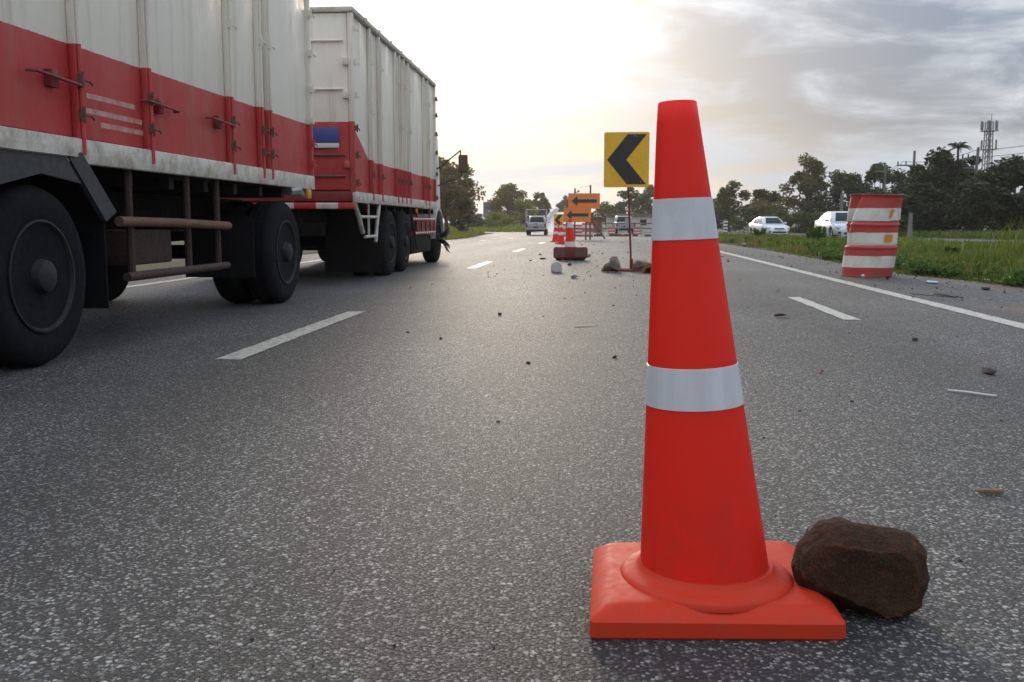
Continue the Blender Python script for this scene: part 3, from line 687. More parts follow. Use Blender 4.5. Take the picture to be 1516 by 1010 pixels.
def cargo_trailer():
    t=thing('cargo_trailer','red and white box trailer with rusty side guards at the left','trailer',(-4.235,3.3,0),R(.2))
    L_=6.75; x=1.225; z0,z1=1.29,3.42; P=M['trailer_box']
    box_side(t,x-.045,L_,z0,z1-.07,[1.1,2.1,2.98,4.45,5.17,5.40],P,1,(1.42,1.62,2.4,3.0))
    MB().box(-x+.005,-x+.045,.05,L_-.05,z0,z1-.07).obj('side_panel',P,t,bevel=.006)
    for yy in (0.0,L_-.06):
        for xx in (-x,x-.07): MB().box(xx,xx+.07,yy,yy+.06,z0-.03,z1-.065).obj('corner_post',P,t,bevel=.01)
    MB().box(-x-.01,x+.01,-.02,L_+.01,z1-.064,z1).obj('roof',M['cream'],t,bevel=.015)
    MB().box(-x+.08,x-.08,L_-.05,L_-.01,z0,z1-.07).obj('front_wall',P,t)
    for a,b in ((-x+.075,-.008),(.008,x-.075)): MB().box(a,b,.012,.05,z0+.01,z1-.07).obj('rear_door',P,t,bevel=.008)
    hinge_set(t,x,[(L_-.06,z) for z in (1.40,1.62,1.86,2.18,2.55,2.95,3.2)],P,.02)
    # hinged handles lying along the red skirt
    for y in (1.85,3.15,4.2): 
        MB().tube([(x-.02,y-.25,1.60),(x+.03,y-.22,1.60),(x+.03,y+.22,1.58),(x-.02,y+.25,1.58)],.010,8).obj('drop_handle',M['dark_red'],t,smooth=40)
        MB().cbox((x-.02,y,1.59),(.05,.07,.10)).obj('handle_plate',M['dark_red'],t,bevel=.006)
    # faded pale paint strokes on the skirt
    for z,a,b in ((1.55,2.25,2.85),(1.46,2.2,2.95),(1.39,2.4,3.0)):
        MB().box(x-.0445,x-.0425,a,b,z-.016,z+.016).obj('paint_stroke',M['faded'],t)
    for xx in (-x-.005,x-.045): MB().box(xx,xx+.05,0,L_,1.135,1.282).obj('side_rail',M['cream'],t,bevel=.012)
    MB().box(-x+.05,x-.05,.05,L_,1.22,1.288).obj('floor',M['chassis'],t)
    MB().box(-x,x,-.1,-.01,1.03,1.12).obj('rear_bumper',M['bumper_stripe'],t,bevel=.012)
    MB().box(-x+.05,x-.05,L_-.05,L_-.002,1.14,1.285).obj('front_rail',M['dark_red'],t,bevel=.01)
    chassis(t,.1,6.6,.95)
    for yy in (1.65,5.82):
        axle(t,yy,.5)
        for s_ in (1,-1):
            make_wheel(t,s_*1.205,yy,.5,.29,side=s_); make_wheel(t,s_*.88,yy,.5,.29,side=s_,hub=False)
    # rear mudguard: angular, cream crown and dark skirts
    pts=[(.95,.93),(1.17,1.18),(2.0,1.18),(2.33,.92)]; th=.02
    for s_ in (1,-1):
        m=MB(); poly=pts+[(p[0],p[1]+th*1.6) for p in pts[::-1]]
        m.prism(poly,s_*.62,s_*1.235,'x').obj('mudguard',M['chassis'],t)
        MB().box(min(s_*1.236,s_*1.25),max(s_*1.236,s_*1.25),1.17,2.0,1.17,1.215).obj('mudguard_edge',M['cream'],t)
        MB().prism([(1.92,1.165),(2.30,.80),(2.43,.86),(2.06,1.2)],s_*1.205,s_*1.24,'x').obj('mudguard_stay',M['chassis_grey'],t)
        MB().prism([(.95,.95),(1.17,1.165),(1.9,1.165),(2.05,1.02),(1.65,1.06),(1.25,.98),(1.1,.86)],s_*1.212,s_*1.232,'x').obj('mudguard_skirt',M['chassis_grey'],t)
        MB().box(min(s_*.62,s_*1.2),max(s_*.62,s_*1.2),2.34,2.352,.26,.93).obj('mud_flap',M['flap'],t)
    # side guard
    for s_ in (1,-1):
        MB().tube([(s_*1.19,2.55,.80),(s_*1.2,3.4,.79),(s_*1.2,4.35,.765),(s_*1.1,4.45,.76)],.033,10).obj('guard_bar',M['rust_shaded'] if s_<0 else M['rust'],t,smooth=40)
        MB().tube([(s_*1.2,2.6,.44),(s_*1.2,4.3,.44)],.03,10).obj('guard_bar',M['rust_shaded'],t,smooth=40)
        for yy in (2.75,3.65,4.22): MB().tube([(s_*1.16,yy,.43),(s_*1.16,yy,1.14)],.026,8).obj('guard_upright',M['rust_shaded'],t,smooth=40)
    MB().box(.62,1.08,2.95,3.55,.50,.74).obj('tool_box',M['rust_shaded'],t,bevel=.02)
    MB().lathe([(.0001,2.8),(.15,2.82),(.16,2.9),(.16,3.9),(.15,3.98),(.0001,4.0)],24,'y',(.35,0,.62)).obj('air_tank',M['chassis'],t,smooth=40)
    MB().box(.55,1.19,4.95,4.962,.30,.85).obj('mud_flap',M['flap'],t)
    # steering dolly: turntable ring, drawbar
    MB().lathe([(.5,.72),(.62,.72),(.62,.80),(.5,.80)],32,'z',(0,5.82,0),True).obj('turntable',M['chassis'],t,smooth=40)
    MB().box(-.5,.5,5.3,6.35,.62,.71).obj('dolly_frame',M['chassis'],t,bevel=.02)
    m=MB(); m.tube([(-.42,6.2,.62),(-.05,8.15,.68),(0,8.45,.70)],.05,8); m.tube([(.42,6.2,.62),(.05,8.15,.68),(0,8.45,.70)],.05,8); m.obj('drawbar',M['chassis'],t,smooth=40)
    m=MB(); m.tube([(.25,6.72,1.0),(.3,7.2,.72),(.28,7.8,.70),(.25,8.4,.98)],.02,8); m.tube([(.12,6.72,1.02),(.16,7.3,.62),(.12,7.9,.66),(.10,8.4,1.0)],.018,8); m.obj('air_hose',M['red_paint'],t,smooth=40)
    # light cluster under the front corner
    MB().cbox((x-.01,L_-.22,1.085),(.05,.12,.10)).obj('side_lamp',M['amber'],t,bevel=.015)
    MB().tube([(x-.05,L_-.75,1.10),(x-.03,L_-.55,1.12),(x-.03,L_-.35,1.07)],[.05,.06,.03],8).obj('hose_bundle',M['galv'],t,smooth=40)
cargo_trailer()

# ------------------------------------------------------------------ crushed barrel
def barrel():
    t=thing('striped_barrel','dented red and white striped steel barrel standing at the road edge','barrel',(3.945,14.35,.004))
    H=1.17; n=180; k=90; v=[];f=[]
    from mathutils import noise as mn
    def rr(a,z):
        u=z/H; r_=.355
        for zc in (.36,.64):
            d=(u-zc)/.016; r_+= .013*math.exp(-d*d)
            d2=(u-zc-.03)/.012; r_-= .008*math.exp(-d2*d2)
        if u>.985: r_+=.010
        if u<.015: r_+=.004
        # deep vertical fold pressed into the front left of the upper half
        a0=R(-190)+R(52)*max(0,(u-.30)/.7); w=.15; d=((a-a0+math.pi)%(2*math.pi)-math.pi)/w
        dep=.20*min(1,max(0,(u-.27)/.2))
        r_-=dep*math.exp(-(d/2.3)**2) if d<0 else dep*.10*math.exp(-(d*1.6)**2)
        d=((a-R(-62)+math.pi)%(2*math.pi)-math.pi)/.5; r_-= .012*math.exp(-d*d)*math.sin(u*math.pi)
        r_+=.010*mn.noise(Vector((math.cos(a)*2.2,math.sin(a)*2.2,z*3)))
        return r_
    def tw(a,u):
        a0=R(-190)+R(52)*max(0,(u-.30)/.7); d=((a-a0+math.pi)%(2*math.pi)-math.pi)/.15
        return .50*min(1,max(0,(u-.27)/.2))*math.exp(-(d/1.6)**2) if d<0 else 0
    for i in range(k+1):
        z=H*i/k; u=i/k
        cx=.10*u+.012*math.sin(u*6); cy=0
        if u<.09: s_=1-.02*(1-u/.09)
        else: s_=1
        for j in range(n):
            a=2*math.pi*j/n; r_=rr(a,z)*s_; a+=tw(a,u); v.append((cx+r_*math.cos(a)*1.02,cy+r_*math.sin(a)*.92,z+.008*math.sin(a*2+1)*u))
    for i in range(k):
        for j in range(n): f.append((i*n+j,i*n+(j+1)%n,(i+1)*n+(j+1)%n,(i+1)*n+j))
    o0=len(v)
    for q,dz in ((.955,.0),(.94,-.35)):
        z=H
        for j in range(n):
            a=2*math.pi*j/n; r_=rr(a,H)*q-.006; a+=tw(a,1); v.append((.10+.012*math.sin(6)+r_*math.cos(a),r_*math.sin(a)*.92,H+dz+.008*math.sin(a*2+1)))
    for a,b in ((k*n,o0),(o0,o0+n)):
        for j in range(n): f.append((a+j,a+(j+1)%n,b+(j+1)%n,b+j))
    f.append(tuple(range(o0+n,o0+2*n))); f.append(tuple(range(n))[::-1])
    s=NT('barrel_paint'); x=s.xyz(); wob=s.math('ADD',x[2],s.math('MULTIPLY',s.math('SUBTRACT',s.noise(5,4),.5),.02))
    def band(a,b): return s.math('MULTIPLY',s.math('GREATER_THAN',wob,a),s.math('LESS_THAN',wob,b))
    w=s.math('MAXIMUM',s.math('MAXIMUM',band(.135,.30),band(.455,.635)),band(.80,.985))
    c=s.mix(w,(.46,.045,.035),(.70,.67,.60))
    c=s.mix(s.rng(s.noise(5,6,.65),.45,.8,0,.45),c,(.22,.12,.08))
    scr=s.rng(s.noise(16,7,.75,.6,None,(1,1,.6)),.66,.72,0,.85); c=s.mix(scr,c,(.10,.055,.035))
    low=s.math('MULTIPLY',s.rng(x[2],.10,.0,0,.75),s.rng(s.noise(7,5,.6),.35,.6)); c=s.mix(low,c,(.16,.09,.05))
    s.set(Base_Color=c,Roughness=.5); s.bump(s.noise(11,6,.6),.25,.02)
    body=MB().add(v,f).obj('drum',s.m,t,smooth=50)
    # rolled rim, amber reflectors
    m=MB(); pts=[]
    for j in range(181):
        a=2*math.pi*j/180; r_=rr(a,H)+.003; a+=tw(a,1); pts.append((.10+.012*math.sin(6)+r_*math.cos(a),r_*math.sin(a)*.92,H+.004+.008*math.sin(a*2+1)))
    m.tube(pts,.012,6,False).obj('rim',M['dark_red'],t,smooth=40)
    def refl(a0,a1,z0,z1,tilt,skew):
        v=[];f=[]
        for i in range(7):
            for j in range(7):
                a=a0+(a1-a0)*i/6; z=z0+(z1-z0)*j/6+tilt*(i/6-.5); a_=a+skew*(j/6-.5)
                u=z/H; r_=rr(a_,z)+.009; v.append((.10*u+.012*math.sin(u*6)+r_*math.cos(a_),r_*math.sin(a_)*.92,z))
                if i and j: q=i*7+j; f.append((q,q-1,q-8,q-7))
        MB().add(v,f).obj('reflector',M['amber'],t,smooth=60)
    refl(R(-74),R(-50),.505,.61,.0,.02); refl(R(-66),R(-42),.83,.95,-.05,.10)
    # rubbish thrown into the top
    rng=random.Random(4); m=MB()
    for i in range(40):
        a=rng.uniform(0,6.28); r_=rng.uniform(0,.22); m.cbox((.09+r_*math.cos(a),r_*math.sin(a),H-.02+rng.uniform(-.1,.02)),(rng.uniform(.05,.16),rng.uniform(.04,.1),.02),Matrix.Rotation(rng.uniform(0,6),3,'Z')@Matrix.Rotation(rng.uniform(-.6,.6),3,'X'))
    tag(m.obj('litter',M['leaf_dead'],t),kind='stuff')
barrel()

# ------------------------------------------------------------------ signs
def rrect(w,h,r,n=5): 
    p=[]
    for sx,sy,a0 in ((1,1,0),(-1,1,90),(-1,-1,180),(1,-1,270)):
        for i in range(n+1): a=R(a0+90*i/n); p.append((sx*(w/2-r)+r*math.cos(a), sy*(h/2-r)+r*math.sin(a)))
    return p
def chevron(t, cx, y, zc, w, h, r=.03):
    pl=MB().prism([(cx+a,zc+b) for a,b in rrect(w,h,r)],y,y+.004).obj('panel',M['yellow_sign'],t)
    pts=[(.015,.46),(.44,.46),(-.005,.0),(.44,-.445),(.01,-.445),(-.43,0.)]
    MB().prism([(cx+a*w,zc+b*h) for a,b in pts],y-.003,y-.0005).obj('chevron',M['black_film'],t)
    rim=rrect(w,h,r); rin=rrect(w-.02,h-.02,r-.008)
    return pl
def chevron_sign():
    t=thing('chevron_sign','yellow sign with black chevron on a thin red post behind the cone','sign',(.55,15.4,0),R(-1.5))
    pl=chevron(t,-.105,0,1.775,.715,.865)
    for bx,bz in ((.12,2.15),(.15,2.14),(.0,1.44),(.22,1.43),(-.33,2.1),(-.33,1.45)):
        MB().lathe([(.009,-.006),(.009,-.004),(.0001,-.0035)][::-1],10,'y',(bx-.10,0,bz)).obj('bolt',M['galv'],t)
    MB().box(-.30,.10,.006,.03,2.04,2.07).obj('stiffener',M['galv'],t); MB().box(-.30,.10,.006,.03,1.46,1.49).obj('stiffener',M['galv'],t)
    m=MB(); m.tube([(-.075,.05,2.15),(-.07,.05,1.34),(-.01,.03,.16),(0,.03,.03)],.0165,8); m.obj('post',M['dark_red'],t,smooth=40)
    MB().tube([(0,.03,.0),(-.004,.03,.20)],.028,8).obj('socket',M['dark_red'],t,smooth=40)
    for y in (-.16,.16): MB().box(-.48,.48,y-.02,y+.02,.005,.04).obj('foot_bar',M['dark_red'],t,bevel=.004)
    for x in (-.25,.0,.25): MB().box(x-.02,x+.02,-.139,.139,.008,.038).obj('cross_bar',M['dark_red'],t)
chevron_sign()
rock_obj('rock',M['rock_grey'],[(-.15,.0),(-.15,.05),(-.11,.10),(-.05,.13),(-.04,.20),(.0,.215),(.06,.205),(.10,.14),(.125,.08),(.115,.0)],.10,11,(.245,15.2,.03),'knobbly grey rock on the left foot of the chevron sign','rock',rough=.22)
rock_obj('rock',M['rock_grey'],[(-.14,.0),(-.15,.10),(-.08,.15),(.06,.14),(.14,.10),(.14,.0)],.10,15,(.71,15.36,.04),'flat grey rock on the right foot of the chevron sign','rock',rough=.12)
def clay_pipe():
    o=[(.17*math.cos(R(a)),.0+.15*math.sin(R(a))) for a in range(0,181,15)]; i=[(.125*math.cos(R(a)),.0+.10*math.sin(R(a))) for a in range(180,-1,-15)]
    t=MB().prism(o+i,-.22,.22).obj('roof_tile',M['brick'],None,smooth=40); t.location=(.90,15.05,.002); t.rotation_euler=(0,0,R(-14))
    tag(t,'half-round orange clay tile lying beside the chevron sign foot','tile')
clay_pipe()
def puck():
    p=[(-.085,0),(.085,0),(.085,.085)]+[(.085*math.cos(R(a)),.085+.085*math.sin(R(a))) for a in range(12,180,12)]+[(-.085,.085)]
    t=thing('concrete_marker','small round-topped pale concrete block standing on the asphalt','block',(-.64,14.95,.002),R(4))
    MB().prism(p,0,.16).obj('block',M['concrete_pale'],t,bevel=.004)
    MB().lathe([(.0001,-.012),(.078,-.012),(.080,-.008),(.080,.002)],32,'y',(0,0,.087)).obj('disc',M['concrete_pale'],t,smooth=30)
puck()
def small_cone(name,label,loc,h,bands,group='cones along the closed lane',mat=None,rz=0,base=True,copyof=None):
    t=thing(name,label,'traffic cone',loc,rz,group); k=h/.75
    if base:
        rings=[]
        for w,z in ((.40,0),(.40,.03),(.36,.042),(.30,.045)): rings.append([(x*k,y*k,z*k) for x,y in rounded_square(w,.03)])
        loft(MB(),rings).obj('base',M['cone_base'],t)
    rr=lambda z:(.135-.105*z/.75)*1.0
    cone_body(lambda z:rr(z/k)*k,lambda z:(0,0),.04*k,.75*k,28,10).obj('body',M['cone'],t,smooth=50)
    for a,b in bands:
        rings=[[((rr(z)+d)*k*math.cos(6.28319*j/28),(rr(z)+d)*k*math.sin(6.28319*j/28),z*k) for j in range(28)] for z,d in ((a,0),(a+.002,.003),(b-.002,.003),(b,0))]
        loft(MB(),rings,False,False).obj('reflective_band',M['band_white'],t,smooth=40)
    return t
BN=((.30,.40),(.56,.64))
small_cone('traffic_cone','orange cone rising out of a striped red sleeve lying round its base',(-.575,19.9,.002),.86,((.24,.33),(.58,.68)),rz=R(12))
def sleeve():
    t=thing('weight_sleeve','red rounded sleeve with pale mesh panels hugging the cone base','sleeve',(-.555,19.72,.002),R(-2))
    def ring(y,s): return None
    pts=rrect(.70,.24,.05,6)
    m=MB(); rings=[]
    for y,q in ((-.10,.92),(-.085,1.),(.085,1.),(.10,.92)): rings.append([(x*q,y,.155+z*q) for x,z in pts])
    loft(m,rings).obj('shell',M['dark_red'],t,smooth=40)
    for sx in (-1,1):
        p=MB().box(sx*.22-.115,sx*.22+.115,-.106,-.0945,.075,.245).obj('mesh_panel',M['rock_grey'],t)
        for i in range(5): MB().box(sx*.22-.115,sx*.22+.115,-.112,-.1065,.09+i*.035,.097+i*.035).obj('mesh_wire',M['dark_red'],p)
        for i in range(6): MB().box(sx*.22-.10+i*.04,sx*.22-.094+i*.04,-.115,-.1125,.075,.245).obj('mesh_wire',M['dark_red'],p)
    MB().box(-.30,.30,-.085,.09,0,.06).obj('foot',M['rubber'],t,bevel=.02)
sleeve()
small_cone('traffic_cone','orange cone with white bands standing next beyond the sleeved cone',(-1.36,35.6,zg(35.6)+.004),.82,BN)
small_cone('traffic_cone','orange cone third in the row before the chevron board',(-1.80,40.8,zg(40.8)+.004),.82,BN)
small_cone('traffic_cone','orange cone farthest in the row under the small chevron board',(-2.0,46.5,zg(46.5)+.004),.80,BN)

def arrow_board(name,label,cx,y,zc,w,h,posts,seed):
    t=thing(name,label,'sign',(cx,y,zg(y)))
    z=zc-zg(y)
    MB().prism([(a,z+b) for a,b in rrect(w,h,.03)],0,.012).obj('panel',M['orange_sign'],t)
    s=w*.80; hh=h*.33
    arr=[(-.5,0),(-.27,.5*.98),(-.25,.17),(.5,.17),(.5,-.17),(-.25,-.17),(-.27,-.5*.98)]
    MB().prism([(a*s,z+b*hh*2) for a,b in arr],-.006,-.001).obj('arrow',M['black_film'],t)
    MB().prism([(a*s*1.03-.01,z+b*hh*2+.03) for a,b in arr],-.0008,-.0002).obj('arrow_edge',M['grey_sheet'],t)
    for px,top in posts: MB().tube([(px,.05,0),(px,.05,top-zg(y))],.045,8).obj('post',M['wood'],t,smooth=40)
    return t
u=arrow_board('arrow_sign','upper orange sign with black arrow on two tall wooden posts',-.73,50.3,1.865,1.66,.80,((-.48,2.52),(.33,2.70)),1)
lm=MB().box(-.36,-.24,-.06,.04,2.48,2.58).obj('warning_lamp',M['amber'],u,bevel=.02); MB().tube([(-.45,.0,2.48),(-.28,.0,2.48)],.018,6).obj('lamp_arm',M['black_trim'],u)
MB().tube([(-.28,.02,2.72),(.33,.05,2.80)],.008,5).obj('cable',M['wire'],u)
MB().box(.68,.72,.03,.08,.3,1.7).obj('post',M['wood'],u)
l=arrow_board('arrow_sign','lower orange sign with black arrow standing in front of the taller one',-1.06,49.6,1.135,1.42,.74,((-.55,1.9),(.45,1.3)),2)
MB().tube([(.62,.1,1.15),(1.45,.5,.05)],.04,8).obj('brace',M['rust'],l,smooth=40)
cs=thing('chevron_sign','small yellow chevron board half hidden behind the far cones','sign',(-2.05,50.2,zg(50.2))); chevron(cs,0,0,1.03,.52,.60,.02); MB().tube([(0,.04,0),(0,.04,1.2)],.03,8).obj('post',M['dark_red'],cs)

# ------------------------------------------------------------------ barriers of the work zone
def drum(label,loc,r=.40,h=.95):
    t=thing('traffic_drum',label,'drum',loc,0,'striped drums by the arrow signs')
    n=32
    MB().lathe([(r*1.02,0),(r*1.02,.06),(r,.08),(r,h-.04),(r*.94,h),(.0001,h)],n).obj('shell',M['red_paint'],t,smooth=40)
    for a,b in ((.14,.34),(.62,.84)): MB().lathe([(r+.001,a*h),(r+.005,a*h+.002),(r+.005,b*h-.002),(r+.001,b*h)],n).obj('white_band',M['band_white'],t,smooth=40)
    for sx in (-.2,.15): MB().cbox((sx,-r*.96,h*.48+sx*.3),(.10,.02,.10),Matrix.Rotation(.6,3,'Y')).obj('reflector',M['amber'],t)
    return t
drum('fat red and white striped drum right of the lower arrow sign',(-.77,72.5,zg(72.5)),.42,1.02)
drum('striped drum just left of the fat drum behind the lower arrow sign',(-2.7,73.5,zg(73.5)),.38,.95)
def water_barrier(label,loc,w,rz=0,rows=3,h=.9):
    t=thing('water_barrier',label,'barrier',loc,rz,'red and white plastic barriers')
    prof=[(-.26,0),(.26,0),(.24,.25),(.13,.45),(.11,h),(-.11,h),(-.13,.45),(-.24,.25)]
    MB().prism([(p[0],p[1]) for p in prof],-w/2,w/2,'x').obj('shell',M['red_paint'],t,bevel=.02)
    for i in range(rows):
        z=.12+i*(h-.1)/rows; q=.255 if z<.3 else .16
        MB().box(-w/2+.03,w/2-.03,-q-.012,-q+.03,z,z+.12).obj('white_stripe',M['band_white'],t)
    return t
water_barrier('striped plastic barrier between the drums under the arrow sign',(-1.72,74.2,zg(74)),1.1)
water_barrier('short striped barrier left of the parked grey pickup behind the fence',(1.15,79,zg(79)+.06),.62,0,2,.62)
water_barrier('short striped barrier right of the parked grey pickup behind the fence',(3.28,79,zg(79)+.06),.72,0,2,.62)
# low rail fence, kerb of rubble
def rail_fence():
    t=thing('rail_fence','low wooden rail fence closing off the lane ahead','fence',(0,75.5,zg(75)))
    for z in (.55,.94): MB().box(.3,7.5,-.04,.04,z,z+.09).obj('rail',M['wood'],t)
    for x in (.35,1.62,3.35,4.55,6.0,7.4): MB().box(x-.035,x+.035,-.09,-.041,0,1.05+.5*(x in (4.55,))).obj('post',M['galv'],t)
    MB().box(2.15,2.62,-.11,-.095,.72,1.42).obj('notice_board',M['grey_sheet'],t)
    MB().box(4.75,5.3,-.11,-.095,.85,1.75).obj('notice_board',M['grey_sheet'],t)
rail_fence()
def rubble():
    rng=random.Random(3); m=MB()
    for i in range(120):
        x=rng.uniform(-.2,7.5); s=rng.uniform(.10,.24)
        m.cbox((x,73.8+rng.uniform(-.5,.5),zg(74)+s*.3),(s*1.6,s,s*.8),Matrix.Rotation(rng.uniform(0,3),3,'Z')@Matrix.Rotation(rng.uniform(-.5,.5),3,'Y'))
    tag(m.obj('rubble',M['rock_dark']),'line of broken brown rubble along the foot of the rail fence','rubble',kind='stuff')
rubble()
for i,(x,w) in enumerate(((.6,.5),(1.9,.35),(3.3,.5),(4.6,.4))):
    b=MB().box(-w/2,w/2,-.06,.06,0,.14).obj('kerb_block',M['red_paint'] if i%2 else M['band_white'],bevel=.02); b.location=(x,73.1,zg(73))
    tag(b,['white','red','white','red'][i]+' kerb block '+['nearest the lower arrow sign','left of the sign post in the rubble','right of the sign post in the rubble','rightmost in the rubble line'][i],'kerb block','kerb blocks in the rubble')
def site_wall():
    t=thing('site_building','low cream site building with flat brown roof beyond the fence','building',(0,105,zg(105)))
    MB().box(1.0,9.5,0,5,0,1.75).obj('wall',M['concrete_pale'],t); MB().box(.8,9.7,-.3,5.2,1.752,2.0).obj('roof',M['wood'],t)
    for x in (2.7,4.6,6.6): 
        w=MB().box(x,x+.7,-.04,-.002,.75,1.35).obj('window',M['glass'],t); MB().box(x-.05,x+.75,-.06,-.041,.68,.74).obj('sill',M['concrete'],w)
    MB().prism([(1.2,2.0),(1.5,2.0),(2.9,1.1),(2.6,1.1)],-.6,-.35).obj('stair_stringer',M['rust'],t)
site_wall()
def shack():
    t=thing('site_hut','small rusty brown site hut just right of the arrow signs','hut',(-.4,100,zg(100)))
    MB().box(-.9,.9,0,2,0,1.55).obj('wall',M['rust'],t); MB().prism([(-1.1,1.55),(1.1,1.55),(1.1,1.63),(-1.1,1.75)],-.2,2.2).obj('roof',M['dark_red'],t)
    MB().box(-.2,.4,-.03,-.002,0,1.3).obj('door',M['wood'],t)
shack()

# ------------------------------------------------------------------ cars
def boolean_cut(o, cutters):
    for c in cutters:
        md=o.modifiers.new('cut','BOOLEAN'); md.object=c; md.operation='DIFFERENCE'; md.solver='EXACT'
    dg=bpy.context.evaluated_depsgraph_get(); me=bpy.data.meshes.new_from_object(o.evaluated_get(dg))
    o.modifiers.clear(); o.data=me
    me.polygons.foreach_set('use_smooth',[True]*len(me.polygons)); me.set_sharp_from_angle(angle=R(38))
    for c in cutters: bpy.data.objects.remove(c,do_unlink=True)
def car_wheel(t,x,y,r,s_):
    w=MB().lathe([(r*.62,0),(r*.8,.012),(r*.95,-.01),(r,-.04),(r,-.17),(r*.95,-.2),(r*.6,-.2)],32,'x').obj('wheel',M['rubber'],t,smooth=40)
    w.location=(x,y,r); w.rotation_euler=(0,0,0 if s_>0 else math.pi)
    m=MB().lathe([(r*.63,-.005),(r*.6,.008),(r*.56,-.03),(r*.5,-.06),(.0001,-.06)],28,'x')
    for i in range(5):
        a=2*math.pi*i/5; m.cbox((-.012,r*.33*math.cos(a),r*.33*math.sin(a)),(.03,r*.52,r*.16),Matrix.Rotation(a,3,'X'))
    m.obj('rim',M['galv'],w,smooth=35); return w
def car(name,label,cat,loc,rz,paintm,st,gh,wb,track,r,front=None,rear=None,group=None):
    """st: stations (y, half width, z bottom, z top); gh: (y rear belt, y rear roof, y front roof, y front belt, z belt, z roof, hw belt, hw roof)"""
    t=thing(name,label,cat,loc,rz,group); rings=[]
    for y,w,zb,zt in st:
        zm=zb+(zt-zb)*.55
        half=[(w*.84,zb),(w*.96,zb+.07),(w,zm),(w*.975,zt-.10),(w*.90,zt-.025),(w*.55,zt+.012)]
        rings.append([(x,y,z) for x,z in half]+[(-x,y,z) for x,z in half[::-1]])
    body=loft(MB(),rings).obj('body',paintm,t,smooth=38)
    cut=[]
    for y in wb:
        for s_ in (1,-1):
            c=MB().lathe([(r+.05,-.3),(r+.05,.3)],28,'x').obj('c',None); c.location=(s_*track+loc[0]*0,y,r+.01); c.parent=t; cut.append(c)
    bpy.context.view_layer.update(); boolean_cut(body,cut)
    yb,ybr,yfr,yf,z0,z1,h0,h1=gh
    lv=[]
    for k,(u,dz) in enumerate(((0,-.08),(0,0),(.5,0),(.9,0),(1.0,.0))):
        e=.06*math.sin(u*math.pi)
        a=yb+(ybr-yb)*u-e; b=yf+(yfr-yf)*u+e; h=h0+(h1-h0)*u+.02*math.sin(u*math.pi); z=z0+dz+(z1-z0)*u
        if k==4: a+=.10;b-=.10;h-=.06;z+=.035
        c=.16; lv.append([(h-c,b,z),(h,b-c*1.4,z),(h,(a+b)/2,z),(h,a+c*1.4,z),(h-c,a,z),(0,a-.04,z),(-h+c,a,z),(-h,a+c*1.4,z),(-h,(a+b)/2,z),(-h,b-c*1.4,z),(-h+c,b,z),(0,b+.05,z)])
    loft(MB(),lv).obj('cabin',paintm,t,smooth=50)
    def P(u,front,xx):
        e=.06*math.sin(u*math.pi); z=z0+(z1-z0)*u
        if front: return (xx,yf+(yfr-yf)*u+e+.04*(1-abs(xx)/.7)+.012,z+.012)
        return (xx,yb+(ybr-yb)*u-e-.03*(1-abs(xx)/.7)-.012,z+.012)
    for fr,nm in ((True,'windscreen'),(False,'rear_window')):
        v=[];f=[]
        for i in range(5):
            u=.04+.86*i/4; hw=(h0+(h1-h0)*u)-.17
            for j in range(7): v.append(P(u,fr,hw*(j/3-1)))
        for i in range(4):
            for j in range(6): q=i*7+j; f.append((q,q+1,q+8,q+7))
        MB().add(v,f).obj(nm,M['glass'],t,smooth=60)
    for s_ in (1,-1):
        ym=(yb+yf)/2-.05
        for a0,a1,b0,b1 in ((yf-.42,ym+.04,yfr-.05,ym+.02),(ym-.04,yb+.45,ym-.02,ybr+.2)):
            v=[]
            for u,(p,q) in ((.06,(a0,a1)),(.48,((a0+b0)/2+.02,(a1+b1)/2)),(.88,(b0,b1))):
                h=h0+(h1-h0)*u+.02*math.sin(u*math.pi)+.006
                v += [(s_*h,p,z0+(z1-z0)*u),(s_*h,q,z0+(z1-z0)*u)]
            MB().add(v,[(0,1,3,2),(2,3,5,4)]).obj('side_window',M['glass'],t,smooth=60)
        MB().cbox((s_*(h0+.13),yf-.42,z0+.07),(.2,.1,.12)).obj('mirror',paintm,t,bevel=.035)
        for yy in (ym-.2,ym-1.0 if ym-1.0>yb-.2 else ym-.7): MB().cbox((s_*(st[len(st)//2][1]+.003),yy,z0-.12),(.03,.18,.025)).obj('door_handle',paintm,t,bevel=.006)
        for y in wb: car_wheel(t,s_*(track+.10),y,r,s_)
    return t
SED=[(-2.36,.62,.42,.80),(-2.28,.78,.30,.98),(-2.0,.87,.26,1.04),(-1.4,.90,.22,1.03),(-.5,.91,.20,.96),(.5,.91,.20,.95),(1.1,.90,.21,.93),(1.7,.87,.24,.85),(2.15,.80,.25,.74),(2.36,.66,.28,.62),(2.42,.52,.32,.54)]
SGH=(-1.95,-1.0,.45,1.28,.94,1.43,.80,.60)
def sedan(label,loc,rz,pm):
    t=car('sedan_car',label,'car',loc,rz,pm,SED,SGH,(-1.36,1.40),.74,.325,group='white cars on the opposite road')
    for s_ in (1,-1):
        MB().prism([(1.95,.70),(2.28,.60),(2.30,.66),(2.02,.79)],s_*.50,s_*.80,'x').obj('headlight',M['lamp_glass'],t,bevel=.01)
        MB().cbox((s_*.62,2.33,.40),(.22,.10,.10)).obj('fog_lamp',M['black_trim'],t,bevel=.02)
        MB().cbox((s_*.62,-2.30,.84),(.30,.12,.14)).obj('tail_light',M['tail'],t,bevel=.02)
    MB().cbox((0,2.375,.60),(.72,.10,.10)).obj('grille',M['black_trim'],t,bevel=.02)
    MB().cbox((0,2.41,.36),(.95,.06,.13)).obj('air_intake',M['black_trim'],t,bevel=.02)
    MB().cbox((0,2.445,.48),(.36,.02,.11)).obj('number_plate',M['plate'],t)
    MB().cbox((0,2.43,.27),(1.2,.05,.05)).obj('front_lip',pm,t,bevel=.01)
    return t
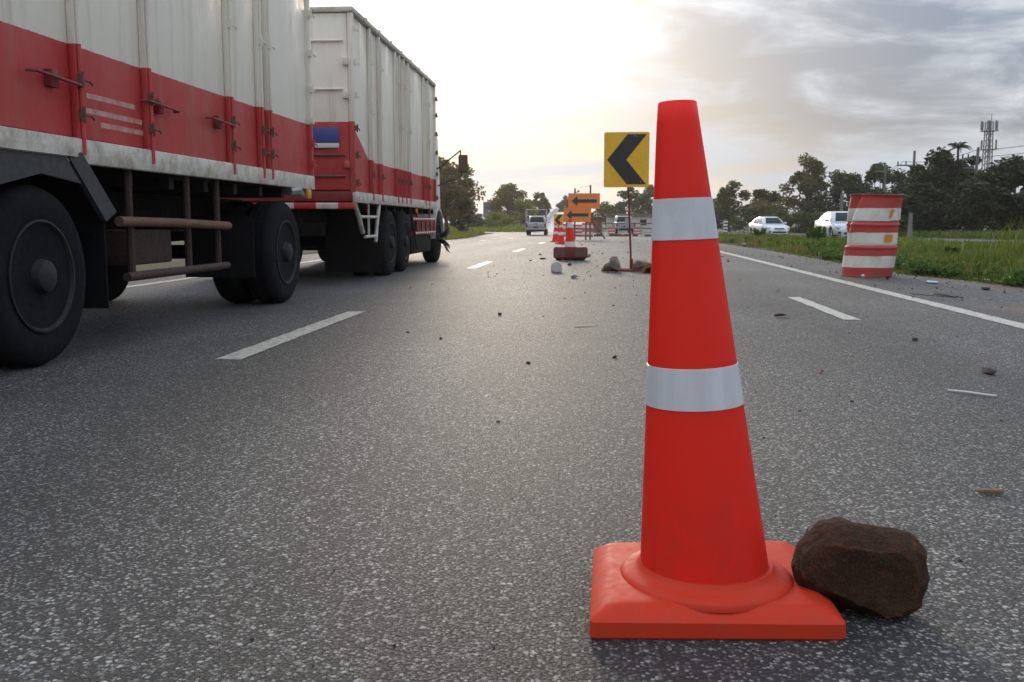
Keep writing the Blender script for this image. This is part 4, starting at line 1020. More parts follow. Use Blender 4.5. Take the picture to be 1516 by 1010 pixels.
sedan('bright white sedan driving past on the opposite road beside the tall cone',(12.35,70.5,zg(70.5)+.005),R(188),M['car_white'])
sedan('pearl white sedan half hidden behind the dented barrel',(12.5,50.5,zg(50)+.005),R(181),M['car_pearl'])
PU=[(-2.55,.80,.55,1.02),(-2.5,.86,.50,1.06),(-1.8,.87,.45,1.06),(-1.0,.87,.42,1.05),(-.4,.87,.40,1.04),(.8,.87,.38,1.03),(1.6,.86,.40,1.0),(2.2,.82,.42,.92),(2.45,.74,.45,.80)]
def pickup(name,label,loc,rz,pm,rack):
    t=car(name,label,'pickup truck',loc,rz,pm,PU,(-.75,-.62,.55,1.25,1.0,1.56,.80,.66),(-1.55,1.5),.73,.37)
    MB().box(-.72,.72,-2.35,-.85,.985,1.072).obj('cargo_bed',M['black_trim'],t)
    g=MB().cbox((0,-2.57,.86),(1.36,.05,.36)).obj('tailgate',pm,t,bevel=.02); MB().cbox((0,-2.60,.95),(.22,.03,.05)).obj('handle',M['black_trim'],g)
    for s_ in (1,-1):
        MB().cbox((s_*.775,-2.55,.84),(.13,.10,.34)).obj('tail_light',M['tail'],t,bevel=.02)
        MB().cbox((s_*.62,2.42,.74),(.3,.12,.16)).obj('headlight',M['lamp_glass'],t,bevel=.02)
    MB().cbox((0,-2.66,.52),(1.6,.14,.15)).obj('rear_bumper',M['galv'],t,bevel=.03)
    MB().cbox((0,-2.60,.66),(.42,.03,.12)).obj('number_plate',M['black_trim'],t)
    MB().cbox((0,-2.3,.40),(1.3,.3,.18)).obj('underbody',M['chassis'],t)
    if rack:
        for x in (-.84,.84):
            for y in (-2.4,-.8): MB().tube([(x,y,1.0),(x,y,2.13)],.03,8).obj('rack_post',M['cream'],t,smooth=40)
            for z in (2.12,1.6): MB().tube([(x,-2.4,z),(x,-.8,z)],.028,8).obj('rack_rail',M['cream'],t,smooth=40)
        for y in (-2.4,-.8):
            for z in (2.12,1.62): MB().tube([(-.84,y,z),(.84,y,z)],.028,8).obj('rack_bar',M['cream'],t,smooth=40)
    return t
pickup('pickup_truck','silver pickup with a tall pipe rack over its bed driving away',(-5.15,81.5,zg(80)+.003),R(1),M['car_silver'],True)
pickup('pickup_truck','grey pickup parked beyond the rail fence behind the sign post',(2.25,86,zg(85)+.05),R(4),M['car_silver'],False)

# ------------------------------------------------------------------ far signs, poles, tower
def billboard():
    t=thing('billboard','dark billboard standing behind the left tree','billboard',(-15.6,140,zg(100)))
    MB().box(-1.25,1.25,-.1,.1,1.7,4.0).obj('face',M['billboard'],t)
    for x in (-.8,.8): MB().box(x-.08,x+.08,.12,.28,0,3.8).obj('post',M['steel_dark'],t)
    for z,a,b in ((2.6,-.5,.9),(3.1,-.2,.7)): MB().box(a,b,-.12,-.101,z,z+.12).obj('caption_bar',M['plastic_white'],t)
billboard()
for nm,x,lab in (('a',-17.7,'left green road sign in front of the far hedge'),('b',-13.0,'right green road sign beside the far round tree')):
    t=thing('direction_sign',lab,'road sign',(x,158,zg(100)),0,'green direction signs')
    MB().box(-.52,.52,-.03,.03,1.0,2.0).obj('panel',M['green_sign'],t); MB().box(-.05,.05,.032,.1,0,1.9).obj('post',M['galv'],t)
def guide_post(label,x,y):
    t=thing('guide_post',label,'post',(x,y,zg(y))); MB().lathe([(.20,0),(.20,1.25),(.16,1.33),(.0001,1.36)],16).obj('shaft',M['post_stripe'],t,smooth=40)
guide_post('black and white striped guide post left of the white sedan',12.1,92)
def utility_pole(label,x,y,top,arms,lean=0):
    t=thing('utility_pole',label,'pole',(x,y,zg(80)),0,'concrete power poles along the far road'); z=top-zg(80)
    MB().tube([(0,0,0),(lean,0,z)],[.17,.11],8).obj('shaft',M['pole'],t,smooth=40)
    for az,w,side in arms:
        a=MB().box(-w if side<=0 else 0,w if side>=0 else 0,-.06,.06,z-az-.06,z-az+.06).obj('cross_arm',M['steel_dark'],t)
        for k in (-1,-.5,.5,1):
            if (k<0 and side<=0) or (k>0 and side>=0): MB().lathe([(.05,0),(.07,.08),(.05,.16),(.07,.24),(.03,.32)],8,'z',(k*w*.94,0,z-az+.061)).obj('insulator',M['rock_dark'],a)
    return t
utility_pole('tall power pole with side brackets beside the coconut palm',29.2,78,6.55,((.9,.9,-1),(1.6,1.2,-1)),.3)
utility_pole('thin power pole poking above the dark trees left of the palm',28.5,90,7.15,((1.3,1.5,-1),))
utility_pole('power pole with crossarm rising behind the dented barrel',28.9,100,6.35,((.5,1.0,-1),(1.2,.8,-1)))
utility_pole('short power pole in front of the trees right of the white sedan',19.3,78,3.0,())
utility_pole('leaning concrete post at the foot of the dark trees',19.6,62,1.35,())
def wire(label,pts,r=.022):
    v=[]
    for (a,b) in zip(pts[:-1],pts[1:]):
        a=Vector(a);b=Vector(b)
        for i in range(12): u=i/12; p=a.lerp(b,u); p.z-=.9*4*u*(1-u)*.4; v.append(p)
    v.append(Vector(pts[-1]))
    tag(MB().tube(v,r,5).obj('power_line',M['wire']),label,'cable','overhead cables strung between the poles')
wire('uppermost cable sagging between the power poles over the trees',[(28.9,100,6.0),(27.5,90,6.2),(29.3,78,6.3),(33,58,6.9)])
wire('middle cable sagging between the power poles over the trees',[(28.0,100,5.9),(27.0,90,5.9),(28.6,78,5.75),(32.2,58,6.2)])
wire('lowest cable crossing in front of the dark trees',[(19.3,78,3.0),(26,70,2.4),(29,62,2.3),(33,52,2.2)],.02)
def tower():
    t=thing('cell_tower','tall lattice phone mast with antennas above the trees','tower',(63.9,165,-.4)); H=17.4; b0,b1=1.45,.9
    def hw(z): return (b0+(b1-b0)*z/H)/2
    cs=[(1,1),(-1,1),(-1,-1),(1,-1)]
    for a,b in cs: MB().tube([(a*hw(0),b*hw(0),0),(a*hw(H),b*hw(H),H)],.085,6).obj('leg',M['steel_dark'],t)
    k=18
    for i in range(k):
        za,zb=H*i/k,H*(i+1)/k; m=MB()
        for (a,b),(c,d) in zip(cs,cs[1:]+cs[:1]):
            m.tube([(a*hw(za),b*hw(za),za),(c*hw(zb),d*hw(zb),zb)],.035,4); m.tube([(a*hw(zb),b*hw(zb),zb),(c*hw(zb),d*hw(zb),zb)],.045,4)
        m.obj('brace',M['steel_dark'],t)
    MB().tube([(.1,.1,0),(.1,.1,H+.3)],.12,6).obj('cable_run',M['steel_dark'],t)
    for z in (H-.6,H-3.6):
        MB().box(-1.15,1.15,-1.15,1.15,z-.9,z-.84).obj('platform',M['steel_dark'],t)
        for i in range(6 if z>H-2 else 3):
            a=2*math.pi*i/6; MB().cbox((1.25*math.cos(a),1.25*math.sin(a),z),(.22,.22,1.5)).obj('antenna',M['steel_dark'],t)
    MB().tube([(.3,0,H),(.3,0,H+1.4)],.05,5).obj('lightning_rod',M['steel_dark'],t)
tower()

# ------------------------------------------------------------------ vegetation
def leaf_cloud(rs, centers, radii, n, size, flat=.75):
    idx=rs.integers(0,len(centers),n); c=centers[idx]; r=radii[idx][:,None]
    d=rs.normal(size=(n,3)); d/=np.linalg.norm(d,axis=1)[:,None]
    q=(rs.random((n,1))**.45); p=c+d*r*q*np.array([1,1,flat])
    u=rs.normal(size=(n,3)); u[:,2]*=.6; u/=np.linalg.norm(u,axis=1)[:,None]
    w=np.cross(u,rs.normal(size=(n,3))); w/=np.linalg.norm(w,axis=1)[:,None]+1e-9
    s=size*rs.uniform(.6,1.35,(n,1))
    v=np.stack([p-u*s,p+w*s*.42,p+u*s,p-w*s*.42],1).reshape(-1,3)
    f=np.arange(4*n).reshape(n,4); return v,f
def tree(label,x,y,h,cr,leaf,seed,nleaf=4200,base=.28,size=.17,name='broadleaf_tree',group=None,clumps=26,trunk_r=None,z=None,cat='tree',flat=.75):
    rs=np.random.default_rng(seed); rng=random.Random(seed)
    t=thing(name,label,cat,(x,y,zg(y) if z is None else z),0,group)
    zc=h*(base+1)/2; hz=h*(1-base)/2
    cen=[]
    while len(cen)<clumps:
        p=rs.uniform(-1,1,3)
        if np.linalg.norm(p)<1 and np.linalg.norm(p)>.25: cen.append((p[0]*cr*.82,p[1]*cr*.82,zc+p[2]*hz*.86))
    cen=np.array(cen); rad=rs.uniform(.20,.42,clumps)*cr
    # thinner towards the top so that the outline is ragged
    k=(cen[:,2]-(zc-hz))/(2*hz); cen[:,:2]*= (1.12-.62*np.clip(k,0,1)**1.6)[:,None]; rad*= (1.1-.4*np.clip(k,0,1))
    v,f=leaf_cloud(rs,cen,rad,nleaf,size,flat)
    v[:,2]=np.maximum(v[:,2],.03)
    np_mesh('crown',v,f,leaf,t)
    tr=trunk_r or .022*h+.03; m=MB(); tx,ty=rng.uniform(-.15,.15)*cr,rng.uniform(-.15,.15)*cr
    m.tube([(0,0,-.05),(tx*.3,ty*.3,h*base*.6),(tx*.6,ty*.6,h*base*1.25),(tx,ty,zc+hz*.55)],[tr*1.25,tr,tr*.8,tr*.22],8)
    for c in cen[:9]:
        z0=h*base*rng.uniform(.8,1.3)+.1; a=Vector((tx*.5,ty*.5,z0)); b=Vector(c); m.tube([a,(a+b)/2+Vector((0,0,-.05*h)),b],[tr*.5,tr*.32,tr*.1],5)
    m.obj('trunk',M['bark'],t,smooth=50); return t
D,Mi,Ol,Br,Li=M['leaf_dark'],M['leaf_mid'],M['leaf_olive'],M['leaf_bronze'],M['leaf_light']
# left side
tree('bronze-leaved roadside tree beside the truck cab',-13.0,82,6.6,3.3,Br,1,8000,.22,.20,clumps=34)
tree('darker leafy tree behind the bronze tree at the truck cab',-20,98,7.5,4.0,Ol,2,5000,.15,.25)
tree('low dark shrub at the foot of the bronze tree',-12.9,90,2.6,1.5,D,3,1800,.05,.16,name='shrub',cat='shrub')
tree('rounded olive tree left of the pipe rack of the pickup',-12.2,132,6.4,3.3,Br,4,4500,.12,.24)
tree('bushy olive tree behind the pickup rack',-9.8,128,4.6,2.3,Li,5,2500,.08,.24)
tree('small tree between pickup and flyover ramp',-9.2,150,6.0,2.2,Ol,6,2600,.2,.24)
tree('round green bush in the grass left of the pickup',-12.2,118,2.5,2.1,Li,7,2200,.02,.2,name='bush',cat='bush')
tree('dark low bush near the left green sign',-15.8,125,2.2,1.7,Mi,8,1500,.02,.2,name='bush',cat='bush')
# hedge beyond
tree('distant green tree clump left of the green signs',-24,165,5.2,4.2,Mi,9,2600,.05,.35)
tree('distant dark clump between the two green signs',-17,185,3.8,5.2,Mi,10,2600,.05,.35)
tree('distant small tree far beyond the flyover crest',-7,220,7.5,3,Mi,11,1600,.2,.4)
# behind the site
tree('tall ragged tree beyond the site building near the sign post',5.0,150,6.9,2.6,Mi,12,3200,.2,.24)
tree('loose tree beyond the site building left of the big cone',8.6,155,7.0,2.9,Ol,13,3200,.2,.24)
tree('low tree beyond the site building right of the arrow signs',1.6,160,4.9,3.0,Mi,14,2600,.1,.26)
tree('slim tree beyond the site building at the cone edge',7.0,146,5.6,1.9,Mi,26,2200,.15,.24)
tree('wide tree beyond the site building hidden behind the big cone',13.5,150,6.5,4.2,Mi,27,3000,.1,.26)
# right tree line, far and paler
RT=[('dense mid green tree at the left end of the right tree line',15.2,112,5.9,3.0,Mi,.05),
 ('rounded low tree above the white sedan',18.2,108,5.1,2.8,Mi,.05),
 ('tall ragged tree above the white sedan with open crown',22.4,106,8.6,3.3,Ol,.18),
 ('tall tree between the two white sedans',26.0,104,7.6,3.0,Mi,.15),
 ('spreading tree just left of the dented barrel top',29.4,102,7.9,3.4,D,.12),
 ('dark tree directly behind the dented barrel',31.6,98,7.0,3.2,D,.1)]
for i,(lb,x,y,h,c,lf,bs) in enumerate(RT): tree(lb,x,y,h,c,lf,40+i,5200,bs,.21,group='trees along the opposite road')
# near, dark
RN=[('big dark tree right of the dented barrel top',26.3,78,7.0,3.1,D,.05),
 ('dense dark tree left of the coconut palm',29.6,80,7.1,3.0,D,.05),
 ('dark tree under the coconut palm crown',29.8,74,6.2,3.0,D,.05),
 ('dark tree between power pole and phone mast',31.8,74,5.7,2.8,D,.05),
 ('dark tree below the phone mast',33.2,72,5.7,2.8,D,.05),
 ('dark leafy tree at the right picture edge',34.6,69,6.5,2.8,D,.05),
 ('low dark thicket tree right of the barrel',22.8,70,4.3,2.4,D,.02),
 ('low dark thicket tree below the power pole',25.6,66,4.2,2.6,D,.02),
 ('low dark thicket tree near the right edge',28.8,63,4.6,2.7,D,.02),
 ('low dark thicket tree at the right edge behind tall grass',31.4,58,4.4,2.8,D,.02),
 ('dark tree beyond the right picture edge',36.5,64,7.5,3.4,D,.05),
 ('low dark thicket tree right behind the leaning concrete post',26.5,78,4.0,2.6,D,.02),('low dark thicket tree left of the leaning concrete post',23.4,80,4.2,2.6,D,.02)]
for i,(lb,x,y,h,c,lf,bs) in enumerate(RN): tree(lb,x,y,h,c,lf,60+i,6500,bs,.20,group='trees along the opposite road',clumps=30)
for i,(lb,x,y,h,c) in enumerate([('low green bush at the trunk feet behind the white sedan',20.6,96,2.2,2.6),('low green bush behind the pearl sedan',24.0,90,2.6,2.6),('light bush left of the dark thicket by the barrel',23.0,84,2.5,1.8),('hedge bush left of the white sedan',15.6,100,2.6,2.8),('tall hedge bush behind the roof of the white sedan',18.0,102,3.6,3.0),('tall hedge bush between the two sedans',22.6,99,3.8,3.0),('tall hedge bush left of the pearl sedan roof',26.4,96,3.9,3.0),('dark hedge bush behind the barrel top',29.6,94,4.2,3.0),('hedge bush beside the striped guide post',12.9,108,3.2,2.2)]):
    tree(lb,x,y,h,c,(Mi,Mi,Li,Mi,Ol,D,Mi,D,Mi)[i],80+i,2400,.02,.17,name='bush',cat='bush',group='bushes along the opposite road')

def palm(label,x,y,h,nf,fl,seed,fan=False):
    rng=random.Random(seed); t=thing('palm_tree',label,'palm tree',(x,y,zg(80)))
    MB().tube([(0,0,0),(.1,0,h*.5),(.05,0,h)],[.16,.12,.10],8).obj('trunk',M['bark'],t,smooth=40)
    for i in range(nf):
        a=2*math.pi*i/nf+rng.uniform(-.2,.2); el=rng.uniform(-.1,1.25); l=fl*rng.uniform(.8,1.1); m=MB(); pts=[]
        d=Vector((math.cos(a),math.sin(a),0)); side=Vector((-math.sin(a),math.cos(a),0))
        for k in range(9):
            u=k/8; pts.append(Vector((.05,0,h))+d*l*(u*math.cos(el)+.12*u*u)+Vector((0,0,l*(u*math.sin(el)-.62*u*u))))
        m.tube(pts,[.03]*8+[.008],5)
        v=[];f=[]
        for k in range(1,9):
            for q in range(3):
                u=(k-1+q/3)/8; p=pts[k-1].lerp(pts[k],q/3); ll=fl*.30*math.sin(min(1,u+.18)*math.pi*.92)+.05
                for s_ in (1,-1):
                    o=len(v); tip=p+side*s_*ll*.85+d*ll*.45-Vector((0,0,ll*.45)); v+=[p-d*.035,p+d*.035,tip]; f.append((o,o+1,o+2))
        m.add(v,f); m.obj('frond',D,t)
    return t
palm('coconut palm with drooping fronds standing above the dark trees',30.8,86,7.5,17,1.25,3)
palm('short fan palm crown below the phone mast',34.0,82,5.6,18,1.0,5)

# grass, weeds
def blades(name,pos,hgt,wid,mat,seed,label,bend=.5):
    rs=np.random.default_rng(seed); n=len(pos); a=rs.uniform(0,2*np.pi,n); u=np.stack([np.cos(a),np.sin(a),0*a],1); w=np.stack([-np.sin(a),np.cos(a),0*a],1)
    h=hgt[:,None]; ww=wid[:,None]; b=rs.uniform(.1,1.,(n,1))*bend
    z=np.array([0,0,1.])
    p0=pos-w*ww; p1=pos+w*ww; m=pos+z*h*.55+u*h*b*.28; p2=m-w*ww*.75; p3=m+w*ww*.75; tip=pos+z*h*(1-.28*b)+u*h*b*.95
    v=np.stack([p0,p1,p3,p2,tip],1).reshape(-1,3); o=(np.arange(n)*5)[:,None]
    f=np.concatenate([o+np.array([[0,1,2]]),o+np.array([[0,2,3]]),o+np.array([[3,2,4]])])
    ob=np_mesh(name,v,f,mat); tag(ob,label,'grass',kind='stuff'); return ob
def edge_r(y): return np.interp(y,[11,13,15,26,36,50,60,72,95],[5.3,5.1,4.75,4.8,4.75,4.8,4.9,5.2,5.4])
def edge_o(y): return np.interp(y,[5,20,32,42,50,60,70,95],[18,16,13.8,12.3,11.2,10.6,10.2,9.4])
def patchnoise(x,y,s=.6): return (np.sin(x*1.7*s+1.3*np.sin(y*.9*s))+np.sin(y*1.3*s+2.1+1.1*np.sin(x*1.1*s)))*.25+.5
def verge_grass():
    rs=np.random.default_rng(5); P=[];H=[];Wd=[]
    for y0,y1,n in ((9.5,14,17000),(14,20,20000),(20,30,17000),(30,48,14000),(48,95,11000)):
        y=rs.uniform(y0,y1,n); e=edge_r(y); o=edge_o(y); q=rs.random(n)**1.35; x=e+.02+rs.normal(0,.10,n)*(q<.1)+(np.minimum(o-.4,e+ (7.5 if y0<30 else 9))-e)*q
        crown=.012+.10*4*((x-e)/(o-e))*(1-(x-e)/(o-e)); z=zga(y)+np.clip(crown,0,1)-.02
        pn=patchnoise(x,y); hh=rs.uniform(.06,.21,n)*(.35+1.1*pn)*np.clip(.35+(x-e)*1.1,.35,1.25)
        P.append(np.stack([x,y,z],1)); H.append(hh); Wd.append(rs.uniform(.004,.009,n)*(1+y/26))
    blades('verge_grass',np.concatenate(P),np.concatenate(H),np.concatenate(Wd),M['grass'],6,'green grass covering the verge right of the road')
    n=9000; y=rs.uniform(11,70,n); e=edge_r(y); x=e+.1+rs.random(n)**1.6*5; pn=patchnoise(x+3,y+9)
    k=pn>.55; x,y=x[k],y[k]
    blades('dry_grass',np.stack([x,y,zga(y)+.02],1),rs.uniform(.1,.33,len(x)),rs.uniform(.003,.006,len(x))*(1+y/26),M['grass_dry'],7,'pale dry grass stems mixed into the right verge')
    # tall clump near the right edge
    n=420; c=rs.normal(0,1,(n,2))*np.array([.55,.5]); x=7.7+c[:,0]; y=16.6+c[:,1]
    blades('tall_grass',np.stack([x,y,np.full(n,.05)],1),rs.uniform(.35,1.05,n),rs.uniform(.006,.012,n),M['grass'],8,'clump of tall grass near the right picture edge',.8)
    # grass left of the road and far verge
    n=15000; y=rs.uniform(44,96,n); e=np.interp(y,[30,50,60,72,90,96],[-7.1,-7.5,-8.2,-9.3,-10.6,-13]); x=e-.1-rs.random(n)**1.5*14
    blades('left_grass',np.stack([x,y,zga(y)+.01],1),rs.uniform(.10,.32,n)*(.5+patchnoise(x,y)),rs.uniform(.02,.04,n),M['leaf_light'],9,'grass on the verge left of the road')
    n=14000; y=rs.uniform(105,150,n); x=rs.uniform(-34,-7.5,n)
    blades('field_grass',np.stack([x,y,np.full(n,-.41)],1),rs.uniform(.3,.8,n)*(.4+1.2*patchnoise(x,y,.3)),rs.uniform(.05,.09,n),M['leaf_light'],10,'yellow green field grass beyond the side road')
    n=12000; y=rs.uniform(30,110,n); o=np.interp(y,[20,32,42,50,60,80,130],[26,24,22.5,21.5,21.2,20.6,20]); x=o+.1+rs.random(n)**1.4*9
    blades('far_grass',np.stack([x,y,zga(y)+.05],1),rs.uniform(.2,.6,n),rs.uniform(.03,.06,n),M['grass'],11,'rough grass beyond the opposite road under the trees')
verge_grass()
def weed_patch(name,label,pts,seed,leafn,size):
    rs=np.random.default_rng(seed); cen=[];rad=[]
    for x,y,h,r in pts:
        k=5
        for i in range(k): cen.append((x+rs.normal(0,r*.4),y+rs.normal(0,r*.4),zg(y)+.05+h*(i+.6)/k)); rad.append(r*rs.uniform(.35,.6))
    v,f=leaf_cloud(rs,np.array(cen),np.array(rad),leafn,size,.7); v[:,2]=np.maximum(v[:,2],.015)
    tag(np_mesh(name,v,f,M['weed']),label,'weeds',kind='stuff')
rs0=random.Random(12)
pts=[]
for i in range(150):
    y=rs0.uniform(10.5,21); e=float(edge_r(y)); x=e+abs(rs0.gauss(0,.35))+.02; pts.append((x,y,rs0.uniform(.05,.16),rs0.uniform(.10,.22)))
weed_patch('edge_weeds','low broad-leaved weeds creeping along the asphalt edge',pts,13,22000,.028)
pts=[]
for i in range(60):
    y=rs0.uniform(21,48); e=float(edge_r(y)); x=e+abs(rs0.gauss(0,1.5))+.1; pts.append((x,y,rs0.uniform(.08,.22),rs0.uniform(.15,.3)))
weed_patch('verge_weeds','scattered leafy weeds farther along the right verge',pts,14,7000,.05)
def leafy_plant(label,x,y,h,seed):
    rs=np.random.default_rng(seed); rng=random.Random(seed); t=thing('leafy_plant',label,'plant',(x,y,zg(y)),0,'leafy plants on the verge'); cen=[];rad=[]; m=MB()
    for i in range(9):
        a=rng.uniform(0,6.28); l=h*rng.uniform(.5,1.); tip=Vector((math.cos(a)*l*.55,math.sin(a)*l*.4,l)); m.tube([(0,0,0),tip*.5+Vector((0,0,.08*h)),tip],[.012,.009,.004],5)
        for u in (.55,.75,.9,1.): cen.append(tuple(tip*u)); rad.append(.13*h)
    m.obj('stem',M['weed'],t)
    v,f=leaf_cloud(rs,np.array(cen),np.array(rad),700,.075*h+.02,.6); np_mesh('foliage',v,f,M['weed'],t)
leafy_plant('spreading leafy plant in front of the pearl white sedan',7.7,34,.62,1)
leafy_plant('small leafy plant left of the dented barrel before the sedan',8.0,36.5,.5,2)
leafy_plant('low leafy plant below the white sedan door',7.6,46,.6,3)
leafy_plant('leafy weed right of the dented barrel on the verge',6.2,17.5,.35,4)

# ------------------------------------------------------------------ small things on the road
def pebble_mesh(seed,mat,sub=2,name='stone'):
    bm=bmesh.new(); bmesh.ops.create_icosphere(bm,subdivisions=sub,radius=1); rng=random.Random(seed)
    pl=[(Vector((rng.gauss(0,1),rng.gauss(0,1),rng.gauss(0,1))).normalized(),rng.uniform(.55,.85)) for _ in range(9)]
    for v in bm.verts:
        for nrm,d in pl:
            s=v.co.dot(nrm)
            if s>d: v.co-=nrm*(s-d)
    me=bpy.data.meshes.new(name); bm.to_mesh(me); bm.free(); me.materials.append(mat); return me
def stone(label,x,y,s,mat,seed,cat='stone',name='stone'):
    me=pebble_mesh(seed,mat,3 if y<9 else 2,name); o=bpy.data.objects.new(name,me); COL.objects.link(o)
    o.scale=s; zmin=min(v.co.z for v in me.vertices)*s[2]; o.location=(x,y,zg(y)-zmin-.001); o.rotation_euler=(0,0,seed*1.7); tag(o,label,cat); return o
G_,Dk,Bn=M['rock_grey'],M['rock_dark'],M['rock_brown']
stone('angular grey stone on the asphalt near the right edge of the photo',2.07,5.16,(.062,.035,.022),G_,1)
stone('black pebble on the asphalt right of the big cone',2.14,6.55,(.026,.022,.014),Dk,2)
stone('small dark pebble near the middle of the road far left of the cone',-.83,8.04,(.022,.02,.014),Dk,3)
stone('dark pebble on the road left of the big cone',.108,5.56,(.016,.014,.010),Dk,4)
stone('tiny reddish chip on the road left of the big cone',-.385,5.3,(.024,.012,.007),Bn,5)
stone('small red fragment on the asphalt right of the big cone',1.19,5.1,(.016,.009,.006),M['red_paint'],6,'fragment','fragment')
stone('pale lump of mortar in front of the concrete block',-.32,13.45,(.075,.055,.04),M['concrete'],7)
stone('dark stone just left of the sleeved cone',-1.0,22.6,(.06,.05,.05),Dk,8)
stone('grey lump behind the sleeved cone',-.25,21.4,(.12,.08,.06),G_,9)
stone('flat black fragment on the road left of the sleeved cone',-1.15,20.2,(.16,.07,.02),M['rubber'],10,'fragment','fragment')
stone('dark pebble between concrete block and sleeved cone',-.5,17.3,(.05,.04,.03),Dk,11)
stone('pebble below the dented barrel on the shoulder',4.02,13.55,(.05,.04,.035),Bn,12)
stone('small white pebble at the foot of the dented barrel',3.78,13.9,(.035,.03,.03),M['concrete_pale'],13)
stone('small grey pebble lying on the cone base',.29,1.815,(.007,.005,.004),Dk,15).location.z=.0585
stone('dark stone on the shoulder below the wire loop',4.55,11.55,(.07,.04,.02),Dk,16)
stone('grey stone on the asphalt edge left of the barrel',4.75,31.5,(.14,.1,.08),G_,17)
def dead_leaf(label,x,y,s,rz,mat=None):
    v=[];f=[];n=9
    for i in range(n):
        u=i/(n-1); w=math.sin(u*math.pi)**.7*.32*s
        for j in (-1,-.4,0.,.4,1): v.append(((u-.5)*s, j*w, .006+.20*s*abs(j)**1.5*(.4+.5*math.sin(u*5))+.10*s*u*u))
    for i in range(n-1):
        for j in range(4): q=i*5+j; f.append((q,q+1,q+6,q+5))
    o=MB().add(v,f).obj('dead_leaf',mat or M['leaf_dead'],smooth=60); o.location=(x,y,.003); o.rotation_euler=(0,0,rz); tag(o,label,'leaf')
dead_leaf('curled brown leaf on the road near the right lane dash',1.55,8.08,.14,R(15)); dead_leaf('small dark leaf on the road above the right lane dash',2.05,11.0,.09,R(70))
def stick(label,pts,r,mat,name,cat):
    o=MB().tube(pts,r,7).obj(name,mat,smooth=40); tag(o,label,cat)
stick('white plastic stick on the asphalt near the right edge',[(1.66,4.58,.008),(1.72,4.53,.010),(1.80,4.46,.008),(1.83,4.45,.008)],[.004,.005,.005,.004],M['plastic_white'],'plastic_stick','stick')
stick('thin white sliver on the road left of the big cone',[(-.17,7.18,.005),(-.09,7.22,.007),(.0,7.26,.005)],[.004,.006,.003],M['plastic_white'],'paper_sliver','sliver')
o=MB().cbox((0,0,.008),(.072,.016,.012)).obj('bark_strip',M['wood'],bevel=.003); o.location=(1.165,2.835,.001); o.rotation_euler=(0,0,R(2)); tag(o,'short strip of brown bark on the asphalt above the rock','bark')
stick('short reddish twig standing between cone base and rock',[(.535,2.36,.0),(.533,2.365,.018),(.536,2.36,.034)],[.0035,.003,.002],M['rust'],'twig','twig')
pts=[]
for i in range(60):
    u=i/59; a=u*2*math.pi*2.1; pts.append((3.62+.13*math.cos(a)+.05*u+(-.45*(1-u)**4),10.25+.22*math.sin(a)*.8,.008+.035*abs(math.sin(a*.5))))
stick('tangled loop of thin black wire on the shoulder',pts,.004,M['wire'],'wire_loop','wire')
pts=[(5.0,15.6,.02)]
rng=random.Random(9)
for i in range(1,26): u=i/25; pts.append((5.0+.35*u+.04*math.sin(u*11),15.6-3.9*u,.012+.02*rng.random()))
stick('pale grey cord lying along the grass edge at the right',pts,.007,M['plastic_white'],'cord','cord')
def can():
    t=MB().lathe([(.0001,-.07),(.026,-.07),(.033,-.06),(.033,.055),(.028,.066),(.0001,.066)],20,'x'); t.v=[(x,y,max(z*.6,-.014+0*x)+.004*math.sin(x*80)) for x,y,z in t.v]
    o=t.obj('drink_can',M['can'],smooth=40); o.location=(4.33,12.7,.018); o.rotation_euler=(0,0,R(-10)); tag(o,'crushed pale blue drink can on the shoulder','can')
can()
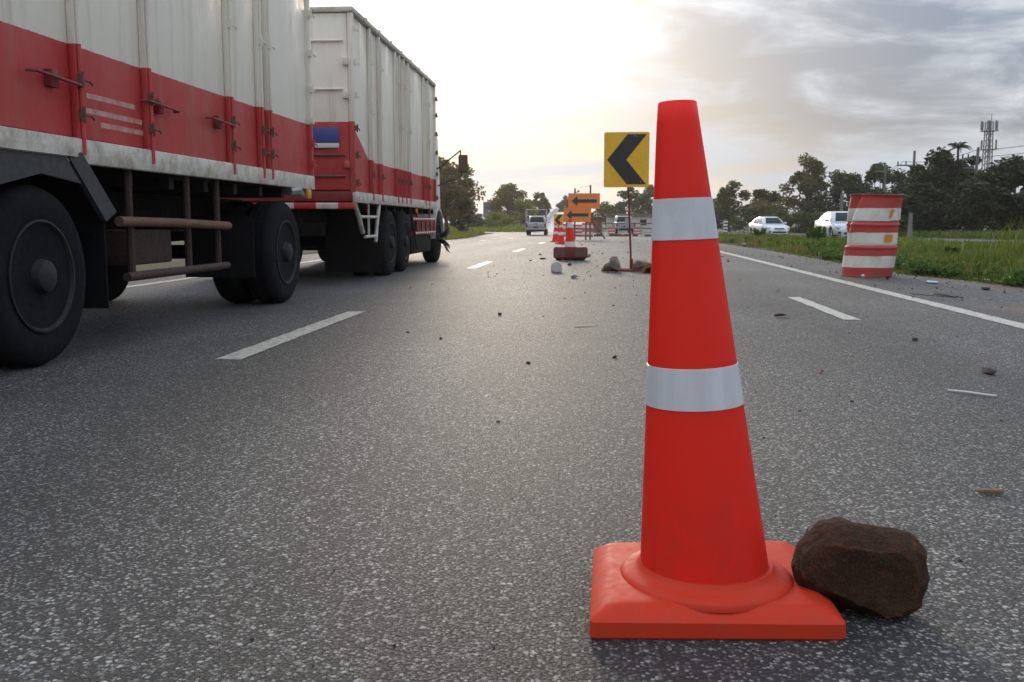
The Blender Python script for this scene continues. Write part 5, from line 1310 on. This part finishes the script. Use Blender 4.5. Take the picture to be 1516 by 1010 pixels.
def lying_barrel():
    t=thing('red_barrel','sliver of a dark red barrel in the grass at the right edge','barrel',(8.72,17.6,.05),R(20))
    MB().lathe([(.0001,0),(.28,0),(.29,.03),(.28,.06),(.28,.28),(.295,.30),(.28,.32),(.28,.58),(.295,.60),(.28,.62),(.28,.84),(.29,.87),(.28,.88),(.0001,.88)],36).obj('drum',M['dark_red'],t,smooth=40)
    MB().lathe([(.282,.34),(.285,.345),(.285,.57),(.282,.575)],36).obj('white_band',M['band_white'],t,smooth=40)
lying_barrel()
def gravel():
    rs=np.random.default_rng(21); rng=random.Random(21); m=MB()
    ico=pebble_mesh(33,Dk,1); V=np.array([v.co for v in ico.vertices]); F=[tuple(p.vertices) for p in ico.polygons]
    def put(x,y,s):
        a=rng.uniform(0,6.28); c,sn=math.cos(a),math.sin(a); sc=np.array([s*rng.uniform(.8,1.5),s*rng.uniform(.7,1.1),s*rng.uniform(.4,.8)]); P=V*sc
        P=np.stack([P[:,0]*c-P[:,1]*sn,P[:,0]*sn+P[:,1]*c,P[:,2]],1); m.add(P+np.array([x,y,zg(y)+sc[2]*.5]),F)
    for i in range(170): put(rng.uniform(-1.2,3.3) if rng.random()<.7 else rng.gauss(1.6,.5),1.5+16*rng.random()**1.2,rng.uniform(.0025,.007)*rng.choice((.7,.8,1,1.3)))
    for i in range(110): put(rng.gauss(.0,.9),rng.gauss(14.5,3.2),rng.uniform(.006,.016))
    for i in range(60): put(rng.uniform(-1.4,3.0),rng.uniform(18,50),rng.uniform(.012,.035))
    for i in range(130): put(rng.uniform(3.4,4.9),rng.uniform(8,26),rng.uniform(.006,.02))
    tag(m.obj('loose_gravel',Dk),'loose dark gravel chips scattered over the closed lane','gravel',kind='stuff')
gravel()

# ------------------------------------------------------------------ haze in the air
def haze():
    o=MB().box(-560,560,-80,860,-1.6,26).obj('haze',None); tag(o,'thin warm haze in the air over the road','haze',kind='stuff')
    m=bpy.data.materials.new('haze_air'); m.use_nodes=True; nt=m.node_tree; nt.nodes.clear()
    v=nt.nodes.new('ShaderNodeVolumePrincipled'); v.inputs['Color'].default_value=(.93,.93,.93,1); v.inputs['Density'].default_value=.00034; v.inputs['Anisotropy'].default_value=.68
    q=nt.nodes.new('ShaderNodeOutputMaterial'); nt.links.new(v.outputs[0],q.inputs['Volume']); o.data.materials.append(m)
haze()
